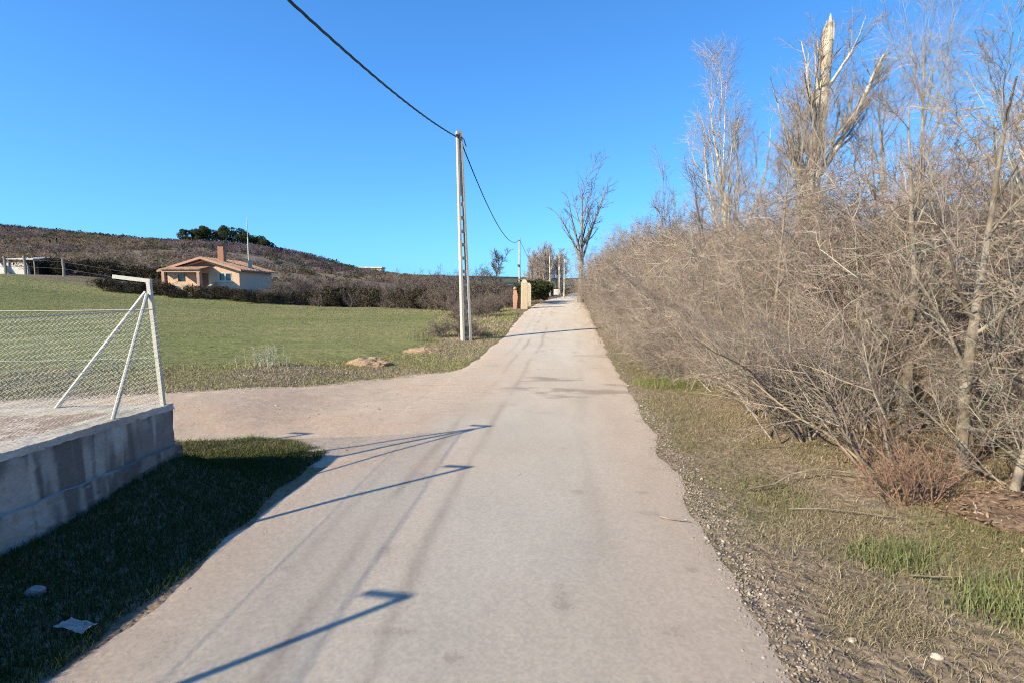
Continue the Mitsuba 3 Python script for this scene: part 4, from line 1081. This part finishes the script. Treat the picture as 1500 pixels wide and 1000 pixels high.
# ------------------------------------------------------------------ hillside scrub and ridge trees
rng = np.random.default_rng(800)
def puff_field(n, xr, yr, keep, size, cols, wts, tri, seed, flat=.7, ts=.32):
    r = np.random.default_rng(seed)
    x, y = r.uniform(*xr, n), r.uniform(*yr, n); k = keep(x, y, r); x, y = x[k], y[k]; n = len(x)
    s = size * r.uniform(.6, 1.5, n)
    c = np.stack([x, y, H(x, y) + s * .25], -1)
    d = norm(r.normal(size=(n, tri, 3))) * (r.uniform(.2, 1, (n, tri, 1)) ** .4)
    p = c[:, None] + d * s[:, None, None] * [1, 1, flat]
    a, b = norm(r.normal(size=p.shape)), norm(r.normal(size=p.shape))
    w = (s[:, None, None] * ts) * r.uniform(.5, 1.3, (n, tri, 1))
    V = np.stack([p - a * w, p + a * w * .6 + b * w * .5, p + a * w * .3 - b * w * .6], 2).reshape(-1, 3)
    col = np.repeat(palette(n, cols, wts, r, .18), tri, 0) * r.uniform(.88, 1.12, (n * tri, 1)) * np.repeat(np.stack([.62 + .85 * fb(x, y, .03, 91, 4), .62 + .8 * fb(x, y, .03, 91, 4), .62 + .75 * fb(x, y, .03, 92, 4)], -1), tri, 0)
    return (V, np.arange(len(V)).reshape(-1, 3)), np.repeat(col, 3, 0)
vis = lambda x, y: np.abs(x) < 1.08 * y + 10
band = lambda x, y: np.exp(-((y - 118 - .12 * (x + 100)) / 22) ** 2)
m, c = puff_field(7500, (-240, -20), (72, 232), lambda x, y, r: vis(x, y) & (fb(x, y, .03, 71, 4) + .05 * r.normal(size=x.shape) - .2 * band(x, y) > .40) & ~((x > -46) & (x < -28) & (y < 82)), 1.5,
                  [(.24, .185, .172), (.215, .17, .155), (.255, .205, .18), (.15, .14, .095)], [3, 2, 2, 2], 84, 801, ts=.19)
solo('hillside_scrub', m, 'm_scrub', 'purplish brown leafless scrub covering the hillside', 'scrub', kind='stuff', color=c)
m, c = puff_field(2600, (-250, -55), (150, 236), lambda x, y, r: vis(x, y) & (r.uniform(size=x.shape) < .07 + .93 * sstep(196, 212, y) * (.35 + .65 * sstep(-140, -165, x))), 1.6,
                  [(.06, .075, .05), (.08, .09, .055), (.12, .11, .075)], [2, 2, 1], 60, 802, .8, .26)
solo('ridge_scrub', m, 'm_scrub', 'dark evergreen scrub along the crest of the hill', 'scrub', kind='stuff', color=c)
ridge = [(-134, 214, 5.0), (-130, 211, 6.4), (-126.5, 215, 7.2), (-123, 211, 8.4), (-119.5, 214, 9.6), (-116, 211, 9.4), (-112.5, 215, 8.2), (-109, 212, 7.2), (-106, 214, 5.6), (-102, 212, 3.8)]
for k, (X, Y, hh) in enumerate(ridge):
    z = float(H(X, Y))
    t = thing('evergreen_tree', 'dark rounded evergreen tree in the clump on the hilltop behind the house', 'tree', 'evergreen trees of the hilltop clump')
    part(t, 'trunk', tube([[X, Y, z - .5], [X + .1, Y, z + hh * .3], [X, Y, z + hh * .6]], [.28, .22, .12], 7), 'm_darkbark', smooth=True)
    m, c = leafy(830 + k, 3200, 3.7, hh * 1.05, .36, [(.065, .09, .045), (.09, .115, .055), (.12, .13, .075)], [2, 2, 1])
    part(t, 'crown', (m[0] + [X, Y, z - hh * .08], m[1]), 'm_scrub', color=c)
m, c = puff_field(900, (-60, 45), (75, 330), lambda x, y, r: vis(x, y) & ((x < road_l(np.minimum(y, 150)) - 3) | (y > 105)) & (y > 70), 1.3, [(.14, .115, .095), (.11, .095, .075), (.10, .11, .06)], [2, 2, 1], 46, 803)
solo('plain_scrub', m, 'm_scrub', 'low brown scrub on the flat land beyond the hedge', 'scrub', kind='stuff', color=c)
